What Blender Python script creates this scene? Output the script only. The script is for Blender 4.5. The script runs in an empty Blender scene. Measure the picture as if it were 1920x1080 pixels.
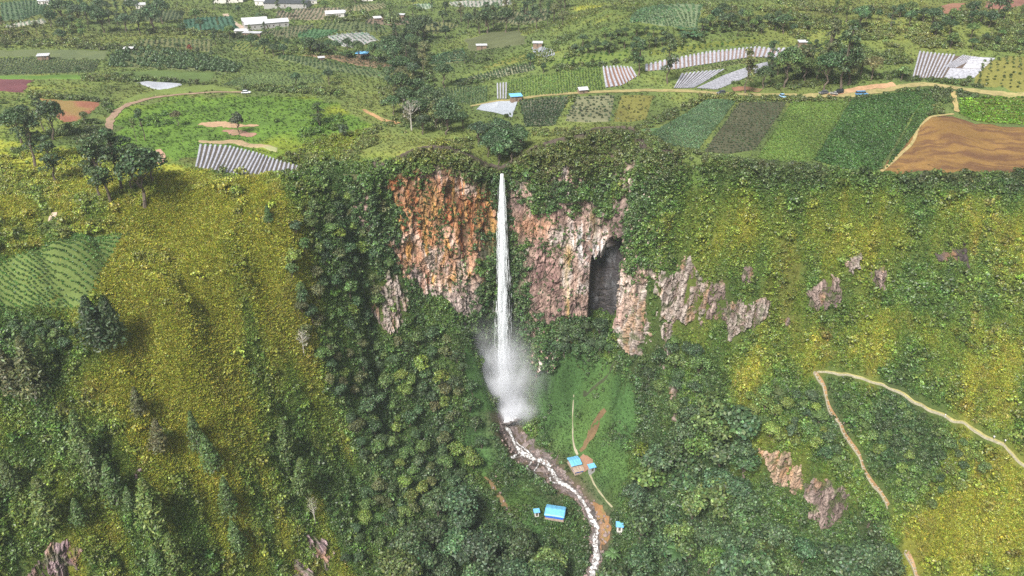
import bpy, bmesh, math, random
import numpy as np
from mathutils import Vector, Matrix

SC = bpy.context.scene
COL = SC.collection
R = math.radians
rng = np.random.default_rng(7)
random.seed(7)

# ------------------------------------------------------------------ camera, world, sun, exposure
F = 1507.0                      # focal length in photo pixels (1920 wide)
CAMZ = 111.0
PITCH = R(28.0)
cam_d = bpy.data.cameras.new('camera')
cam_d.sensor_width = 36.0
cam_d.lens = 36.0 * F / 1920.0
cam_d.clip_start = 1.0
cam_d.clip_end = 9000.0
cam = bpy.data.objects.new('camera', cam_d)
COL.objects.link(cam)
cam.location = (0, 0, CAMZ)
cam.rotation_euler = (R(90) - PITCH, 0, 0)
SC.camera = cam

SUN_EL, SUN_AZ = R(49.0), R(210.0)          # azimuth clockwise from +Y (north)
world = bpy.data.worlds.new('World')
SC.world = world
world.use_nodes = True
wn, wl = world.node_tree.nodes, world.node_tree.links
wn.clear()
w_out = wn.new('ShaderNodeOutputWorld')
w_bg = wn.new('ShaderNodeBackground')
w_hs = wn.new('ShaderNodeHueSaturation')
w_sky = wn.new('ShaderNodeTexSky')
w_sky.sky_type = 'NISHITA'
w_sky.sun_disc = False
w_sky.sun_elevation = SUN_EL
w_sky.sun_rotation = SUN_AZ
w_sky.dust_density = 3.0
w_sky.air_density = 1.2
w_sky.ozone_density = 1.0
w_hs.inputs['Saturation'].default_value = 0.45      # an overcast sky is greyer than a clear one
w_bg.inputs['Strength'].default_value = 0.075
wl.new(w_sky.outputs[0], w_hs.inputs['Color'])
wl.new(w_hs.outputs[0], w_bg.inputs[0])
wl.new(w_bg.outputs[0], w_out.inputs[0])

sun_d = bpy.data.lights.new('sun', 'SUN')
sun_d.energy = 3.3
sun_d.angle = R(16.0)
sun_d.color = (1.0, 0.97, 0.91)
sun = bpy.data.objects.new('sun', sun_d)
COL.objects.link(sun)
sdir = Vector((math.sin(SUN_AZ) * math.cos(SUN_EL), math.cos(SUN_AZ) * math.cos(SUN_EL), math.sin(SUN_EL)))
sun.rotation_euler = sdir.to_track_quat('Z', 'Y').to_euler()
sun.location = (0, 0, 400)

SC.view_settings.view_transform = 'Standard'
SC.view_settings.look = 'None'
SC.view_settings.gamma = 1.0
SC.view_settings.use_curve_mapping = False
SC.view_settings.exposure = 1.22
HAZE = 0.00011
SC.render.engine = 'CYCLES'
SC.cycles.max_bounces = 5
SC.cycles.diffuse_bounces = 3
SC.cycles.transparent_max_bounces = 24
SC.cycles.volume_bounces = 3
SC.cycles.use_denoising = False
SC.cycles.denoiser = 'OPENIMAGEDENOISE'
SC.cycles.denoising_input_passes = 'RGB_ALBEDO_NORMAL'
SC.cycles.denoising_prefilter = 'ACCURATE'

# ------------------------------------------------------------------ numeric helpers
CP, SP = math.cos(PITCH), math.sin(PITCH)

def ray(px, py):
    px = np.asarray(px, float); py = np.asarray(py, float)
    a = (px - 960) / F; b = (540 - py) / F
    return np.stack([a, CP + b * SP, -SP + b * CP], -1)

def unproj_z(px, py, z):
    d = ray(px, py)
    t = (np.asarray(z, float) - CAMZ) / d[..., 2]
    return np.stack([d[..., 0] * t, d[..., 1] * t, CAMZ + d[..., 2] * t], -1)

def unproj_d(px, py, dist):
    d = ray(px, py)
    t = np.asarray(dist, float) / d[..., 1]
    return np.stack([d[..., 0] * t, d[..., 1] * t, CAMZ + d[..., 2] * t], -1)

def proj(P):
    P = np.asarray(P, float)
    x, y, z = P[..., 0], P[..., 1], P[..., 2] - CAMZ
    dep = y * CP - z * SP
    up = y * SP + z * CP
    dep = np.where(dep < 1, 1, dep)
    return 960 + F * x / dep, 540 - F * up / dep, dep

def _hash(ix, iy, iz, seed):
    h = (ix.astype(np.int64) * 374761393 + iy.astype(np.int64) * 668265263 + iz.astype(np.int64) * 2147483647 + seed * 974711) & 0xFFFFFFFF
    h = ((h ^ (h >> 13)) * 1274126177) & 0xFFFFFFFF
    h = h ^ (h >> 16)
    return (h & 0xFFFF) / 65535.0

def vnoise(x, y, z=None, seed=0):
    x = np.asarray(x, float); y = np.asarray(y, float)
    z = np.zeros_like(x) if z is None else np.asarray(z, float)
    fx, fy, fz = np.floor(x), np.floor(y), np.floor(z)
    tx, ty, tz = x - fx, y - fy, z - fz
    tx = tx * tx * (3 - 2 * tx); ty = ty * ty * (3 - 2 * ty); tz = tz * tz * (3 - 2 * tz)
    r = 0
    flat = not np.any(tz) and not np.any(fz)
    for dz in ((0,) if flat else (0, 1)):
        wz = 1.0 if flat else (tz if dz else 1 - tz)
        for dy in (0, 1):
            wy = ty if dy else 1 - ty
            for dx in (0, 1):
                wx = tx if dx else 1 - tx
                r = r + wx * wy * wz * _hash(fx + dx, fy + dy, fz + dz, seed)
    return r * 2 - 1

def fbm(x, y, z=None, oct=4, seed=0, gain=.5):
    a, s, r = 1.0, 1.0, 0.0
    for i in range(oct):
        r = r + a * vnoise(np.asarray(x) * s, np.asarray(y) * s, None if z is None else np.asarray(z) * s, seed + i * 17)
        a *= gain; s *= 2.03
    return r

def cells(x, y, seed=0):
    """cellular noise: random value of the nearest cell, and distance to the border between cells"""
    x = np.asarray(x, float); y = np.asarray(y, float); ix, iy = np.floor(x), np.floor(y); zz = np.zeros_like(ix)
    d1 = np.full(x.shape, 9.0); d2 = np.full(x.shape, 9.0); val = np.zeros(x.shape)
    for dy in (-1, 0, 1):
        for dx in (-1, 0, 1):
            cx_, cy_ = ix + dx, iy + dy
            d = np.hypot(cx_ + _hash(cx_, cy_, zz, seed) - x, cy_ + _hash(cx_, cy_, zz, seed + 5) - y)
            m = d < d1
            d2 = np.where(m, d1, np.minimum(d2, d)); val = np.where(m, _hash(cx_, cy_, zz, seed + 9), val); d1 = np.where(m, d, d1)
    return val * 2 - 1, d2 - d1

def sstep(a, b, x):
    t = np.clip((x - a) / (b - a), 0, 1)
    return t * t * (3 - 2 * t)

def inpoly(px, py, poly):
    px = np.asarray(px); py = np.asarray(py)
    r = np.zeros(px.shape, bool)
    n = len(poly)
    for i in range(n):
        x0, y0 = poly[i][0], poly[i][1]; x1, y1 = poly[(i + 1) % n][0], poly[(i + 1) % n][1]
        if y0 == y1: continue
        c = ((y0 > py) != (y1 > py)) & (px < (x1 - x0) * (py - y0) / (y1 - y0) + x0)
        r ^= c
    return r

def segdist(px, py, line):
    best = np.full(np.shape(px), 1e9)
    for (x0, y0), (x1, y1) in zip(line[:-1], line[1:]):
        dx, dy = x1 - x0, y1 - y0
        L = dx * dx + dy * dy + 1e-9
        t = np.clip(((px - x0) * dx + (py - y0) * dy) / L, 0, 1)
        best = np.minimum(best, np.hypot(px - x0 - t * dx, py - y0 - t * dy))
    return best

class RBF:
    def __init__(self, P, lam=1.0):
        P = np.asarray(P, float)
        self.c = P[:, :2]; n = len(P)
        K = np.hypot(self.c[:, None, 0] - self.c[None, :, 0], self.c[:, None, 1] - self.c[None, :, 1])
        A = np.zeros((n + 3, n + 3))
        A[:n, :n] = -K + lam * np.eye(n)
        A[:n, n] = 1; A[:n, n + 1:] = self.c
        A[n, :n] = 1; A[n + 1:, :n] = self.c.T
        b = np.zeros(n + 3); b[:n] = P[:, 2]
        s = np.linalg.solve(A, b)
        self.w, self.p = s[:n], s[n:]
    def __call__(self, x, y):
        r = self.p[0] + self.p[1] * x + self.p[2] * y
        for (cx, cy), w in zip(self.c, self.w):
            r = r - w * np.hypot(x - cx, y - cy)
        return r

# ------------------------------------------------------------------ survey of the ground (photo pixel, elevation)
RIM_L = [(-420, 345, -3), (-150, 368, -3), (60, 380, -3), (180, 378, -2), (300, 368, -1), (440, 345, 0), (540, 335, 0), (620, 322, 1), (690, 312, 3)]
RIM_R = [(1262, 290, 12), (1340, 306, 10), (1450, 320, 8), (1560, 327, 7), (1650, 330, 6), (1800, 331, 5), (1920, 332, 5), (2300, 336, 5)]
GORGE = [  # left spur
 (560, 345, -2), (420, 390, -6), (300, 420, -9), (120, 405, -4), (0, 402, -3), (-200, 420, -5),
 (100, 445, -5.5), (230, 440, -7), (0, 490, -9), (190, 510, -13.5), (100, 510, -12.5), (0, 570, -18.5), (165, 580, -20), (-200, 560, -17),
 (100, 700, -36), (0, 700, -34), (100, 850, -53), (0, 850, -50), (100, 1080, -77), (0, 1080, -74), (-200, 850, -48), (-200, 1080, -70),
 (300, 520, -18), (420, 480, -16), (520, 430, -11), (560, 500, -24), (480, 600, -38), (330, 600, -28), (300, 700, -42), (300, 850, -62), (300, 1000, -79), (300, 1080, -87),
 (580, 600, -47), (450, 720, -56), (480, 850, -77), (480, 980, -94), (480, 1080, -104),
 (640, 420, -14), (660, 500, -32), (690, 580, -54), (600, 700, -66), (700, 700, -80), (600, 800, -86), (720, 800, -97), (620, 900, -101), (620, 1000, -112), (620, 1080, -119),
 (800, 700, -85), (860, 650, -74), (870, 720, -92), (905, 800, -112), (850, 830, -113), (760, 900, -114), (740, 1000, -125), (750, 1080, -132), (880, 950, -125), (880, 1080, -139),
 (915, 850, -119.5), (700, 640, -66), (780, 600, -64), (830, 560, -57), (880, 610, -66), (760, 545, -48),
 # pool, stream, floor
 (945, 775, -120), (990, 765, -118), (920, 770, -120), (940, 740, -118), (960, 700, -108), (975, 830, -122), (1005, 875, -125), (1050, 910, -129), (1095, 945, -132), (1120, 1000, -137), (1110, 1080, -143),
 (1000, 950, -128), (1045, 965, -129.5), (1000, 1020, -134), (960, 890, -124.5), (1000, 1080, -141),
 # talus meadow on the right bank
 (1030, 770, -116), (1030, 830, -121), (1075, 820, -117), (1080, 760, -110), (1085, 870, -123), (1150, 760, -103), (1200, 780, -98), (1150, 850, -113), (1200, 860, -110), (1150, 930, -125),
 (1000, 660, -85), (1050, 640, -79), (1060, 690, -90), (1110, 640, -76), (1150, 690, -84), (1140, 655, -83), (1135, 625, -79), (1020, 610, -72), (1090, 605, -69), (1005, 720, -104), (1150, 950, -127), (1190, 960, -128),
 # right wall and forest
 (1190, 650, -70), (1230, 660, -70), (1210, 700, -80), (1250, 720, -80), (1250, 800, -94), (1270, 870, -102), (1210, 1000, -135), (1200, 1080, -145), (1300, 1000, -125), (1300, 920, -110), (1310, 1080, -137), (1400, 1080, -125), (1400, 980, -109), (1420, 870, -89), (1380, 800, -80),
 (1500, 1080, -111), (1500, 980, -98), (1540, 900, -83), (1600, 1000, -96), (1660, 1070, -102),
 (1530, 700, -57), (1600, 705, -55), (1700, 740, -55.5), (1800, 790, -60), (1890, 840, -64), (1920, 880, -68), (1580, 795, -70), (1620, 880, -79), (1668, 955, -88), (1720, 1075, -101),
 (1800, 1000, -86), (1920, 1080, -95), (1920, 980, -82), (2200, 900, -68), (2200, 1080, -88), (1760, 880, -74),
 (1920, 700, -45), (1920, 500, -21), (1920, 410, -8), (2200, 500, -20), (1700, 620, -39), (1600, 640, -46), (1700, 500, -24), (1800, 520, -25), (1800, 600, -34), (1560, 560, -35), (1450, 680, -58), (1400, 690, -62), (1320, 700, -68),
 (1450, 630, -53), (1440, 560, -40), (1440, 500, -26), (1360, 480, -22), (1380, 620, -53), (1300, 480, -25), (1300, 600, -52), (1250, 500, -31), (1260, 600, -56), (1700, 400, -8), (1560, 400, -8), (1420, 400, -8), (1330, 380, -5),
 (1215, 480, -32), (1205, 560, -48),
 # out of view, towards and below the camera
]
GORGE_XYZ = [(20, 150, -158), (30, 40, -168), (20, -150, -175), (-170, 120, -92), (-200, 0, -110), (-420, 120, -40), (-420, -100, -60),
             (170, 120, -128), (230, 0, -130), (400, 120, -80), (420, -60, -90), (-110, 150, -122), (110, 160, -143), (-420, 200, -22), (420, 210, -50), (-700, 100, -20), (700, 100, -40)]
PLATEAU = [(938, 327, -4.0), (938, 312, -3.2), (937, 292, -1), (940, 255, 3), (880, 284, 7), (830, 272, 11), (770, 275, 9), (720, 300, 4), (990, 275, 9), (1060, 262, 14), (1130, 262, 14), (1200, 262, 14), (860, 240, 6), (800, 225, 5),
 (1250, 250, 14), (1250, 200, 15), (1400, 280, 11), (1400, 200, 16), (1600, 300, 9), (1600, 190, 17), (1750, 225, 14), (1750, 175, 18), (1900, 300, 6), (1900, 240, 10), (1900, 190, 15), (2200, 250, 8), (2200, 180, 16),
 (1000, 190, 12), (1000, 225, 11), (1100, 180, 15), (1200, 175, 16), (1350, 172, 17), (1500, 172, 18), (1650, 165, 19),
 (1000, 140, 15), (1150, 140, 19), (1300, 140, 20), (1450, 110, 23), (1500, 140, 21), (1600, 120, 27), (1700, 110, 27), (1800, 120, 25), (1900, 120, 28), (2200, 110, 30),
 (850, 170, 5), (770, 160, 3), (760, 100, 3), (780, 60, 4), (880, 120, 10), (980, 100, 14), (1050, 85, 20), (1100, 55, 32), (1200, 40, 36), (1130, 15, 36), (1250, 75, 30), (1400, 60, 30), (1500, 75, 29), (1600, 60, 33), (1750, 60, 34), (1900, 60, 35), (1250, 20, 36), (1400, 15, 33), (1600, 20, 36), (1800, 15, 38), (2200, 30, 38),
 (640, 240, 3), (560, 215, 5), (640, 195, 4), (480, 230, 3), (480, 200, 4), (400, 250, 2), (300, 250, 2), (300, 200, 4), (220, 210, 4), (500, 290, 1), (380, 300, 0), (300, 320, 0), (700, 240, 3), (660, 290, 2),
 (100, 210, 7), (0, 220, 8), (0, 300, 4), (100, 300, 2), (200, 300, 1), (-200, 300, 4), (-200, 200, 10),
 (100, 160, 8), (0, 130, 7), (100, 120, 6), (250, 150, 6), (300, 120, 6), (450, 140, 5), (450, 100, 5), (600, 150, 4), (700, 120, 3), (600, 110, 5), (680, 75, 7), (500, 70, 6), (350, 80, 6), (150, 60, 8), (0, 60, 9), (-200, 80, 12),
 (300, 40, 8), (480, 45, 6), (480, 20, 7), (600, 30, 9), (700, 40, 10), (680, 15, 12), (850, 40, 8), (850, 10, 10), (950, 30, 10), (980, 60, 10), (200, 15, 9), (0, 10, 11), (1000, 5, 14)]
PLATEAU_XYZ = [(-900, 900, 20), (0, 1100, 30), (900, 1000, 70), (-900, 400, 12), (900, 400, 30), (0, 1700, 60), (-1600, 1600, 60), (1600, 1600, 90), (-1800, 300, 20), (1800, 300, 40), (-450, 270, 0), (470, 300, 6)]

def pts(lst):
    a = np.array(lst, float)
    return unproj_z(a[:, 0], a[:, 1], a[:, 2])

rimL, rimR = pts(RIM_L), pts(RIM_R)
# amphitheatre wall in plan: (photo column, ground distance), read at mid height
AMPH = [(705, 299), (760, 303), (800, 307), (850, 310), (900, 314), (922, 318), (958, 318), (975, 313), (1010, 310), (1060, 310), (1104, 312), (1112, 319), (1158, 319), (1166, 309), (1176, 298), (1205, 293), (1240, 291)]
amph = np.array([[(px - 960) / F * (d * CP + (CAMZ + 35) * SP), d] for px, d in AMPH])
rim_xy = np.vstack([rimL[:, :2], amph, rimR[:, :2]])
gpoly = [tuple(p) for p in rim_xy] + [(3000, 240), (3000, -3000), (-3000, -3000), (-3000, 220)]
gorge_rbf = RBF(np.vstack([pts(GORGE), rimL, rimR, np.array(GORGE_XYZ, float)]), 1.5)
plat_rbf = RBF(np.vstack([pts(PLATEAU), rimL, rimR, np.array(PLATEAU_XYZ, float)]), 1.5)
WALLW = 5.0

# gullies (negative) and ribs (positive): surveyed lines with depth and half width; scarps: edges the ground drops away from
GULLY = [([(330, 500, -15), (390, 590, -33), (440, 650, -46), (500, 720, -62), (560, 800, -80)], -4.0, 5), ([(230, 600, -25), (260, 680, -38), (300, 760, -51), (330, 850, -64)], -3.0, 5), ([(130, 560, -19), (130, 680, -34), (170, 800, -48), (200, 920, -62), (260, 1020, -77)], -4.0, 6),
         ([(1500, 740, -63), (1440, 830, -78), (1400, 900, -92)], -3.5, 6), ([(1720, 640, -42), (1640, 700, -54)], -2.5, 5), ([(1620, 350, 2), (1660, 430, -11), (1640, 520, -27), (1560, 620, -45)], -3.5, 6), ([(1330, 350, 0), (1350, 420, -12), (1330, 480, -24)], -3, 5), ([(1850, 370, -3), (1870, 480, -19), (1830, 580, -32), (1790, 680, -46)], -3, 6),
         ([(645, 360, -3), (660, 450, -22), (690, 560, -50), (700, 680, -76)], -3.5, 5), ([(605, 420, -12), (610, 520, -34), (640, 640, -60), (670, 760, -86)], -5.0, 6), ([(760, 620, -64), (800, 720, -88), (850, 800, -106)], -4, 5),
         ([(560, 360, -3), (540, 480, -22), (560, 600, -44), (600, 700, -66)], 4.5, 7), ([(420, 420, -9), (450, 560, -32), (520, 680, -58), (570, 780, -78)], 2.5, 6), ([(300, 560, -24), (360, 700, -46), (400, 850, -66)], 2.5, 7), ([(720, 640, -68), (760, 760, -92), (800, 860, -110)], 4.0, 6), ([(862, 650, -74), (900, 740, -100), (928, 830, -116)], 5.5, 5), ([(1195, 660, -72), (1215, 740, -87), (1220, 830, -104)], 4.0, 5), ([(1490, 380, -6), (1470, 480, -24), (1450, 540, -38)], 2.5, 7), ([(1760, 380, -4), (1740, 460, -17), (1700, 560, -32)], 2.5, 7)]
SCARP = [([(1232, 505, -32), (1290, 478, -25), (1345, 526, -32), (1400, 560, -39), (1448, 552, -38)], 10), ([(1512, 550, -33), (1560, 520, -28), (1612, 473, -20)], 6), ([(1630, 506, -26), (1668, 500, -25)], 5), ([(1742, 472, -20), (1822, 465, -19)], 5), ([(1428, 850, -86), (1485, 853, -84), (1532, 893, -85), (1594, 936, -88)], 10),
         ([(690, 540, -45), (745, 508, -42), (768, 560, -54)], 5), ([(545, 1040, -110), (580, 998, -104), (628, 1040, -112)], 5), ([(998, 676, -87), (1050, 670, -85), (1095, 682, -86)], 5), ([(50, 1060, -75), (100, 1008, -69), (155, 1035, -73)], 6)]

def relief(x, y):
    z = np.zeros(np.shape(x))
    for line, amp, wd in GULLY:
        a = np.array(line, float); w = unproj_z(a[:, 0], a[:, 1], a[:, 2])[:, :2]
        d = segdist(x + fbm(x / 12, y / 12, oct=2, seed=41) * 2.5, y, [tuple(p) for p in w])
        z = z + amp * np.exp(-(d / wd) ** 2)
    for line, h in SCARP:
        a = np.array(line, float); w = unproj_z(a[:, 0], a[:, 1], a[:, 2])[:, :2]
        best = np.full(np.shape(x), 1e9); side = np.zeros(np.shape(x))
        xx = x + fbm(x / 4, y / 4, oct=2, seed=43) * 1.2; yy = y + fbm(x / 4 + 7, y / 4, oct=2, seed=44) * 1.2
        for p, q in zip(w[:-1], w[1:]):
            dx, dy = q - p; L2 = dx * dx + dy * dy
            t = np.clip(((xx - p[0]) * dx + (yy - p[1]) * dy) / L2, 0, 1); ex, ey = xx - p[0] - t * dx, yy - p[1] - t * dy
            nx_, ny_ = dy, -dx
            if nx_ * -.4 + ny_ * -1 < 0: nx_, ny_ = -nx_, -ny_
            d = np.hypot(ex, ey); m = d < best
            best = np.where(m, d, best); side = np.where(m, np.sign(ex * nx_ + ey * ny_), side)
        sgn = best * side
        z = z - h * sstep(0, 2.0, sgn) * np.exp(-np.maximum(sgn - 2, 0) / 12) + .18 * h * np.exp(-(sgn / 5) ** 2) * (sgn < 0)
    return z

def rim_sd(x, y):
    d = segdist(x, y, [(-3000, 220)] + [tuple(p) for p in rim_xy] + [(3000, 240)])
    return np.where(inpoly(x, y, gpoly), -d, d)

def height(x, y, detail=True):
    x = np.asarray(x, float); y = np.asarray(y, float)
    sd = rim_sd(x, y)
    zg = gorge_rbf(x, y); zp = plat_rbf(x, y)
    zg = np.minimum(zg, np.maximum(zp, zg * 0 - 200) + np.clip(sd, 0, 1) * 0 + 6)
    w = sstep(0, WALLW, sd)
    z = zg * (1 - w) + zp * w
    if detail:
        slope = sstep(0, -12, sd)
        fold = np.where(x < 0, fbm((x * .8 + y * .6) / 11, (x * .6 - y * .8) / 60, oct=3, seed=5), fbm((x * .93 - y * .36) / 11, (x * .36 + y * .93) / 60, oct=3, seed=6))
        z = z + slope * fold * 2.6 * sstep(-118, -95, z)
        gul = np.abs(fbm(x / 34, y / 34, oct=3, seed=3))
        z = z + relief(x, y) * (sd < 2)
        z = z + slope * ((0.35 - gul) * 4.5 + fbm(x / 9, y / 9, oct=3, seed=9) * 0.9) * (0.35 + 0.65 * sstep(-118, -95, z))
        z = z + (1 - slope) * fbm(x / 40, y / 40, oct=3, seed=21) * 0.6 * sstep(0, 30, np.abs(sd) + 8)
    return z

def axis_steps(segs):
    out = [segs[0][0]]
    for a, b, st in segs:
        n = max(1, int(round((b - a) / st)))
        out += list(a + (b - a) * (np.arange(1, n + 1) / n))
    return np.array(out)

GX = axis_steps([(-2600, -1200, 140), (-1200, -500, 35), (-500, -240, 4), (-240, 240, 1.0), (240, 500, 4), (500, 1200, 35), (1200, 2600, 140)])
GY = axis_steps([(-500, -100, 60), (-100, 120, 12), (120, 345, 0.9), (345, 480, 1.6), (480, 800, 4), (800, 1300, 30), (1300, 3200, 130)])
MX, MY = np.meshgrid(GX, GY)
MZ = height(MX.ravel(), MY.ravel()).reshape(MX.shape)

def ground(x, y):
    """bilinear elevation of the ground mesh"""
    x = np.asarray(x, float); y = np.asarray(y, float)
    i = np.clip(np.searchsorted(GX, x) - 1, 0, len(GX) - 2); j = np.clip(np.searchsorted(GY, y) - 1, 0, len(GY) - 2)
    tx = np.clip((x - GX[i]) / (GX[i + 1] - GX[i]), 0, 1); ty = np.clip((y - GY[j]) / (GY[j + 1] - GY[j]), 0, 1)
    return (MZ[j, i] * (1 - tx) + MZ[j, i + 1] * tx) * (1 - ty) + (MZ[j + 1, i] * (1 - tx) + MZ[j + 1, i + 1] * tx) * ty

def at(px, py):
    """where the sight line of a photo pixel meets the ground"""
    d = ray(px, py); d = d / np.linalg.norm(d, axis=-1, keepdims=True)
    shp = d.shape[:-1]; d = d.reshape(-1, 3)
    t = np.full(len(d), 120.0); hit = np.zeros(len(d), bool); lo = t.copy()
    for k in range(900):
        P = d * t[:, None]
        z = CAMZ + P[:, 2]
        below = z < ground(P[:, 0], P[:, 1])
        hit |= below
        if hit.all(): break
        lo = np.where(hit, lo, t)
        t = np.where(hit, t, t + 0.8 + t * 0.0006)
    hi = t.copy()
    for k in range(12):
        m = (lo + hi) / 2
        P = d * m[:, None]
        below = CAMZ + P[:, 2] < ground(P[:, 0], P[:, 1])
        hi = np.where(below, m, hi); lo = np.where(below, lo, m)
    P = d * hi[:, None]; P[:, 2] += CAMZ
    return P.reshape(shp + (3,))

def at1(px, py):
    return at(np.array([px]), np.array([py]))[0]

def gnormal(x, y, e=1.2):
    dx = (ground(x + e, y) - ground(x - e, y)) / (2 * e); dy = (ground(x, y + e) - ground(x, y - e)) / (2 * e)
    n = np.stack([-dx, -dy, np.ones_like(dx)], -1)
    return n / np.linalg.norm(n, axis=-1, keepdims=True)

# ------------------------------------------------------------------ mesh helpers
def mesh_np(name, V, Fc, mat=None, attrs=None, smooth=False):
    """V (n,3); Fc (m,k) face indices, all faces alike"""
    V = np.asarray(V, np.float32); Fc = np.asarray(Fc, np.int32)
    me = bpy.data.meshes.new(name)
    m, k = Fc.shape
    me.vertices.add(len(V)); me.vertices.foreach_set('co', V.ravel())
    me.loops.add(m * k); me.loops.foreach_set('vertex_index', Fc.ravel())
    me.polygons.add(m)
    me.polygons.foreach_set('loop_start', np.arange(0, m * k, k, dtype=np.int32))
    me.polygons.foreach_set('use_smooth', np.full(m, smooth, bool))
    me.update(calc_edges=True)
    for nm, (dom, typ, arr) in (attrs or {}).items():
        a = me.attributes.new(nm, typ, dom)
        if typ == 'FLOAT_COLOR':
            arr = np.asarray(arr, np.float32)
            if arr.shape[1] == 3: arr = np.hstack([arr, np.ones((len(arr), 1), np.float32)])
            a.data.foreach_set('color', arr.ravel())
        elif typ == 'FLOAT_VECTOR': a.data.foreach_set('vector', np.asarray(arr, np.float32).ravel())
        else: a.data.foreach_set('value', np.asarray(arr).ravel())
    if mat: me.materials.append(mat)
    return me

def grid_faces(nu, nv):
    i, j = np.meshgrid(np.arange(nu - 1), np.arange(nv - 1))
    a = (j * nu + i).ravel()
    return np.stack([a, a + 1, a + 1 + nu, a + nu], -1)

def link(name, me, parent=None, loc=None, rotz=0.0, label=None, cat=None, group=None, kind=None):
    o = bpy.data.objects.new(name, me)
    COL.objects.link(o)
    if parent is not None: o.parent = parent
    if loc is not None: o.location = [float(v) for v in loc]
    if rotz: o.rotation_euler = (0, 0, float(rotz))
    if label: o['label'] = label
    if cat: o['category'] = cat
    if group: o['group'] = group
    if kind: o['kind'] = kind
    return o

# ------------------------------------------------------------------ materials
def new_mat(name):
    m = bpy.data.materials.new(name); m.use_nodes = True
    nt = m.node_tree
    return m, nt, nt.nodes['Principled BSDF'], nt.nodes, nt.links

def nz(nodes, links, scale, detail=4, rough=.6, vec=None, dim='3D'):
    n = nodes.new('ShaderNodeTexNoise'); n.inputs['Scale'].default_value = scale
    n.inputs['Detail'].default_value = detail; n.inputs['Roughness'].default_value = rough
    if vec is not None: links.new(vec, n.inputs['Vector'])
    return n

def ramp(nodes, links, fac, stops):
    r = nodes.new('ShaderNodeValToRGB')
    while len(r.color_ramp.elements) < len(stops): r.color_ramp.elements.new(0.5)
    for e, (p, c) in zip(r.color_ramp.elements, stops):
        e.position = p; e.color = (*c, 1) if len(c) == 3 else c
    links.new(fac, r.inputs['Fac'])
    return r

def mixc(nodes, links, fac, a, b, mode='MIX'):
    n = nodes.new('ShaderNodeMix'); n.data_type = 'RGBA'; n.blend_type = mode
    for sock, v in ((n.inputs[0], fac), (n.inputs[6], a), (n.inputs[7], b)):
        if hasattr(v, 'is_linked'): links.new(v, sock)
        elif isinstance(v, (int, float)): sock.default_value = v
        else: sock.default_value = (*v, 1)
    return n.outputs[2]

def plain(name, col, rough=.7, var=.25, scale=2.0, metal=0.0, bump=0.0, spec=.3):
    """one real-world base colour with a little procedural wear"""
    m, nt, b, N, L = new_mat(name)
    geo = N.new('ShaderNodeNewGeometry')
    n = nz(N, L, scale, 5, .65, geo.outputs['Position'])
    dark = tuple(c * (1 - var) for c in col); lite = tuple(min(1, c * (1 + var)) for c in col)
    r = ramp(N, L, n.outputs['Fac'], [(.3, dark), (.7, lite)])
    L.new(r.outputs[0], b.inputs['Base Color'])
    b.inputs['Roughness'].default_value = rough; b.inputs['Metallic'].default_value = metal
    b.inputs['Specular IOR Level'].default_value = spec
    if bump:
        bp = N.new('ShaderNodeBump'); bp.inputs['Strength'].default_value = bump; bp.inputs['Distance'].default_value = .3
        L.new(n.outputs['Fac'], bp.inputs['Height']); L.new(bp.outputs[0], b.inputs['Normal'])
    return m

def tinted(name, src='GEOMETRY', var=.35, scale=1.2, rough=.75, bump=.4, bdist=.4, spec=.2, attr='tint'):
    """colour from the mesh's own tint attribute, broken up by fine noise"""
    m, nt, b, N, L = new_mat(name)
    at_ = N.new('ShaderNodeAttribute'); at_.attribute_name = attr; at_.attribute_type = src
    geo = N.new('ShaderNodeNewGeometry')
    n = nz(N, L, scale, 6, .7, geo.outputs['Position'])
    r = ramp(N, L, n.outputs['Fac'], [(.25, (1 - var,) * 3), (.75, (1 + var,) * 3)])
    c = mixc(N, L, 1.0, at_.outputs['Color'], r.outputs[0], 'MULTIPLY')
    L.new(c, b.inputs['Base Color'])
    b.inputs['Roughness'].default_value = rough; b.inputs['Specular IOR Level'].default_value = spec
    if bump:
        bp = N.new('ShaderNodeBump'); bp.inputs['Strength'].default_value = bump; bp.inputs['Distance'].default_value = bdist
        L.new(n.outputs['Fac'], bp.inputs['Height']); L.new(bp.outputs[0], b.inputs['Normal'])
    return m

def leaf_mat(name, src, attr='tint', gloss=.35, rough=.5):
    """leaves: species colour from the plant's own tint, each leaf a little different, thin enough to glow"""
    m, nt, b, N, L = new_mat(name)
    if src == 'OBJECT':
        oi = N.new('ShaderNodeObjectInfo'); base = oi.outputs['Color']
    else:
        a = N.new('ShaderNodeAttribute'); a.attribute_name = attr; a.attribute_type = src; base = a.outputs['Color']
    lv = N.new('ShaderNodeAttribute'); lv.attribute_name = 'leafvar'; lv.attribute_type = 'GEOMETRY'
    c = mixc(N, L, 1.0, base, lv.outputs['Color'], 'MULTIPLY')
    L.new(c, b.inputs['Base Color'])
    b.inputs['Roughness'].default_value = rough; b.inputs['Specular IOR Level'].default_value = gloss
    tr = N.new('ShaderNodeBsdfTranslucent'); L.new(c, tr.inputs['Color'])
    mx = N.new('ShaderNodeMixShader'); mx.inputs[0].default_value = .3
    L.new(b.outputs[0], mx.inputs[1]); L.new(tr.outputs[0], mx.inputs[2])
    L.new(mx.outputs[0], N['Material Output'].inputs['Surface'])
    return m
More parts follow.
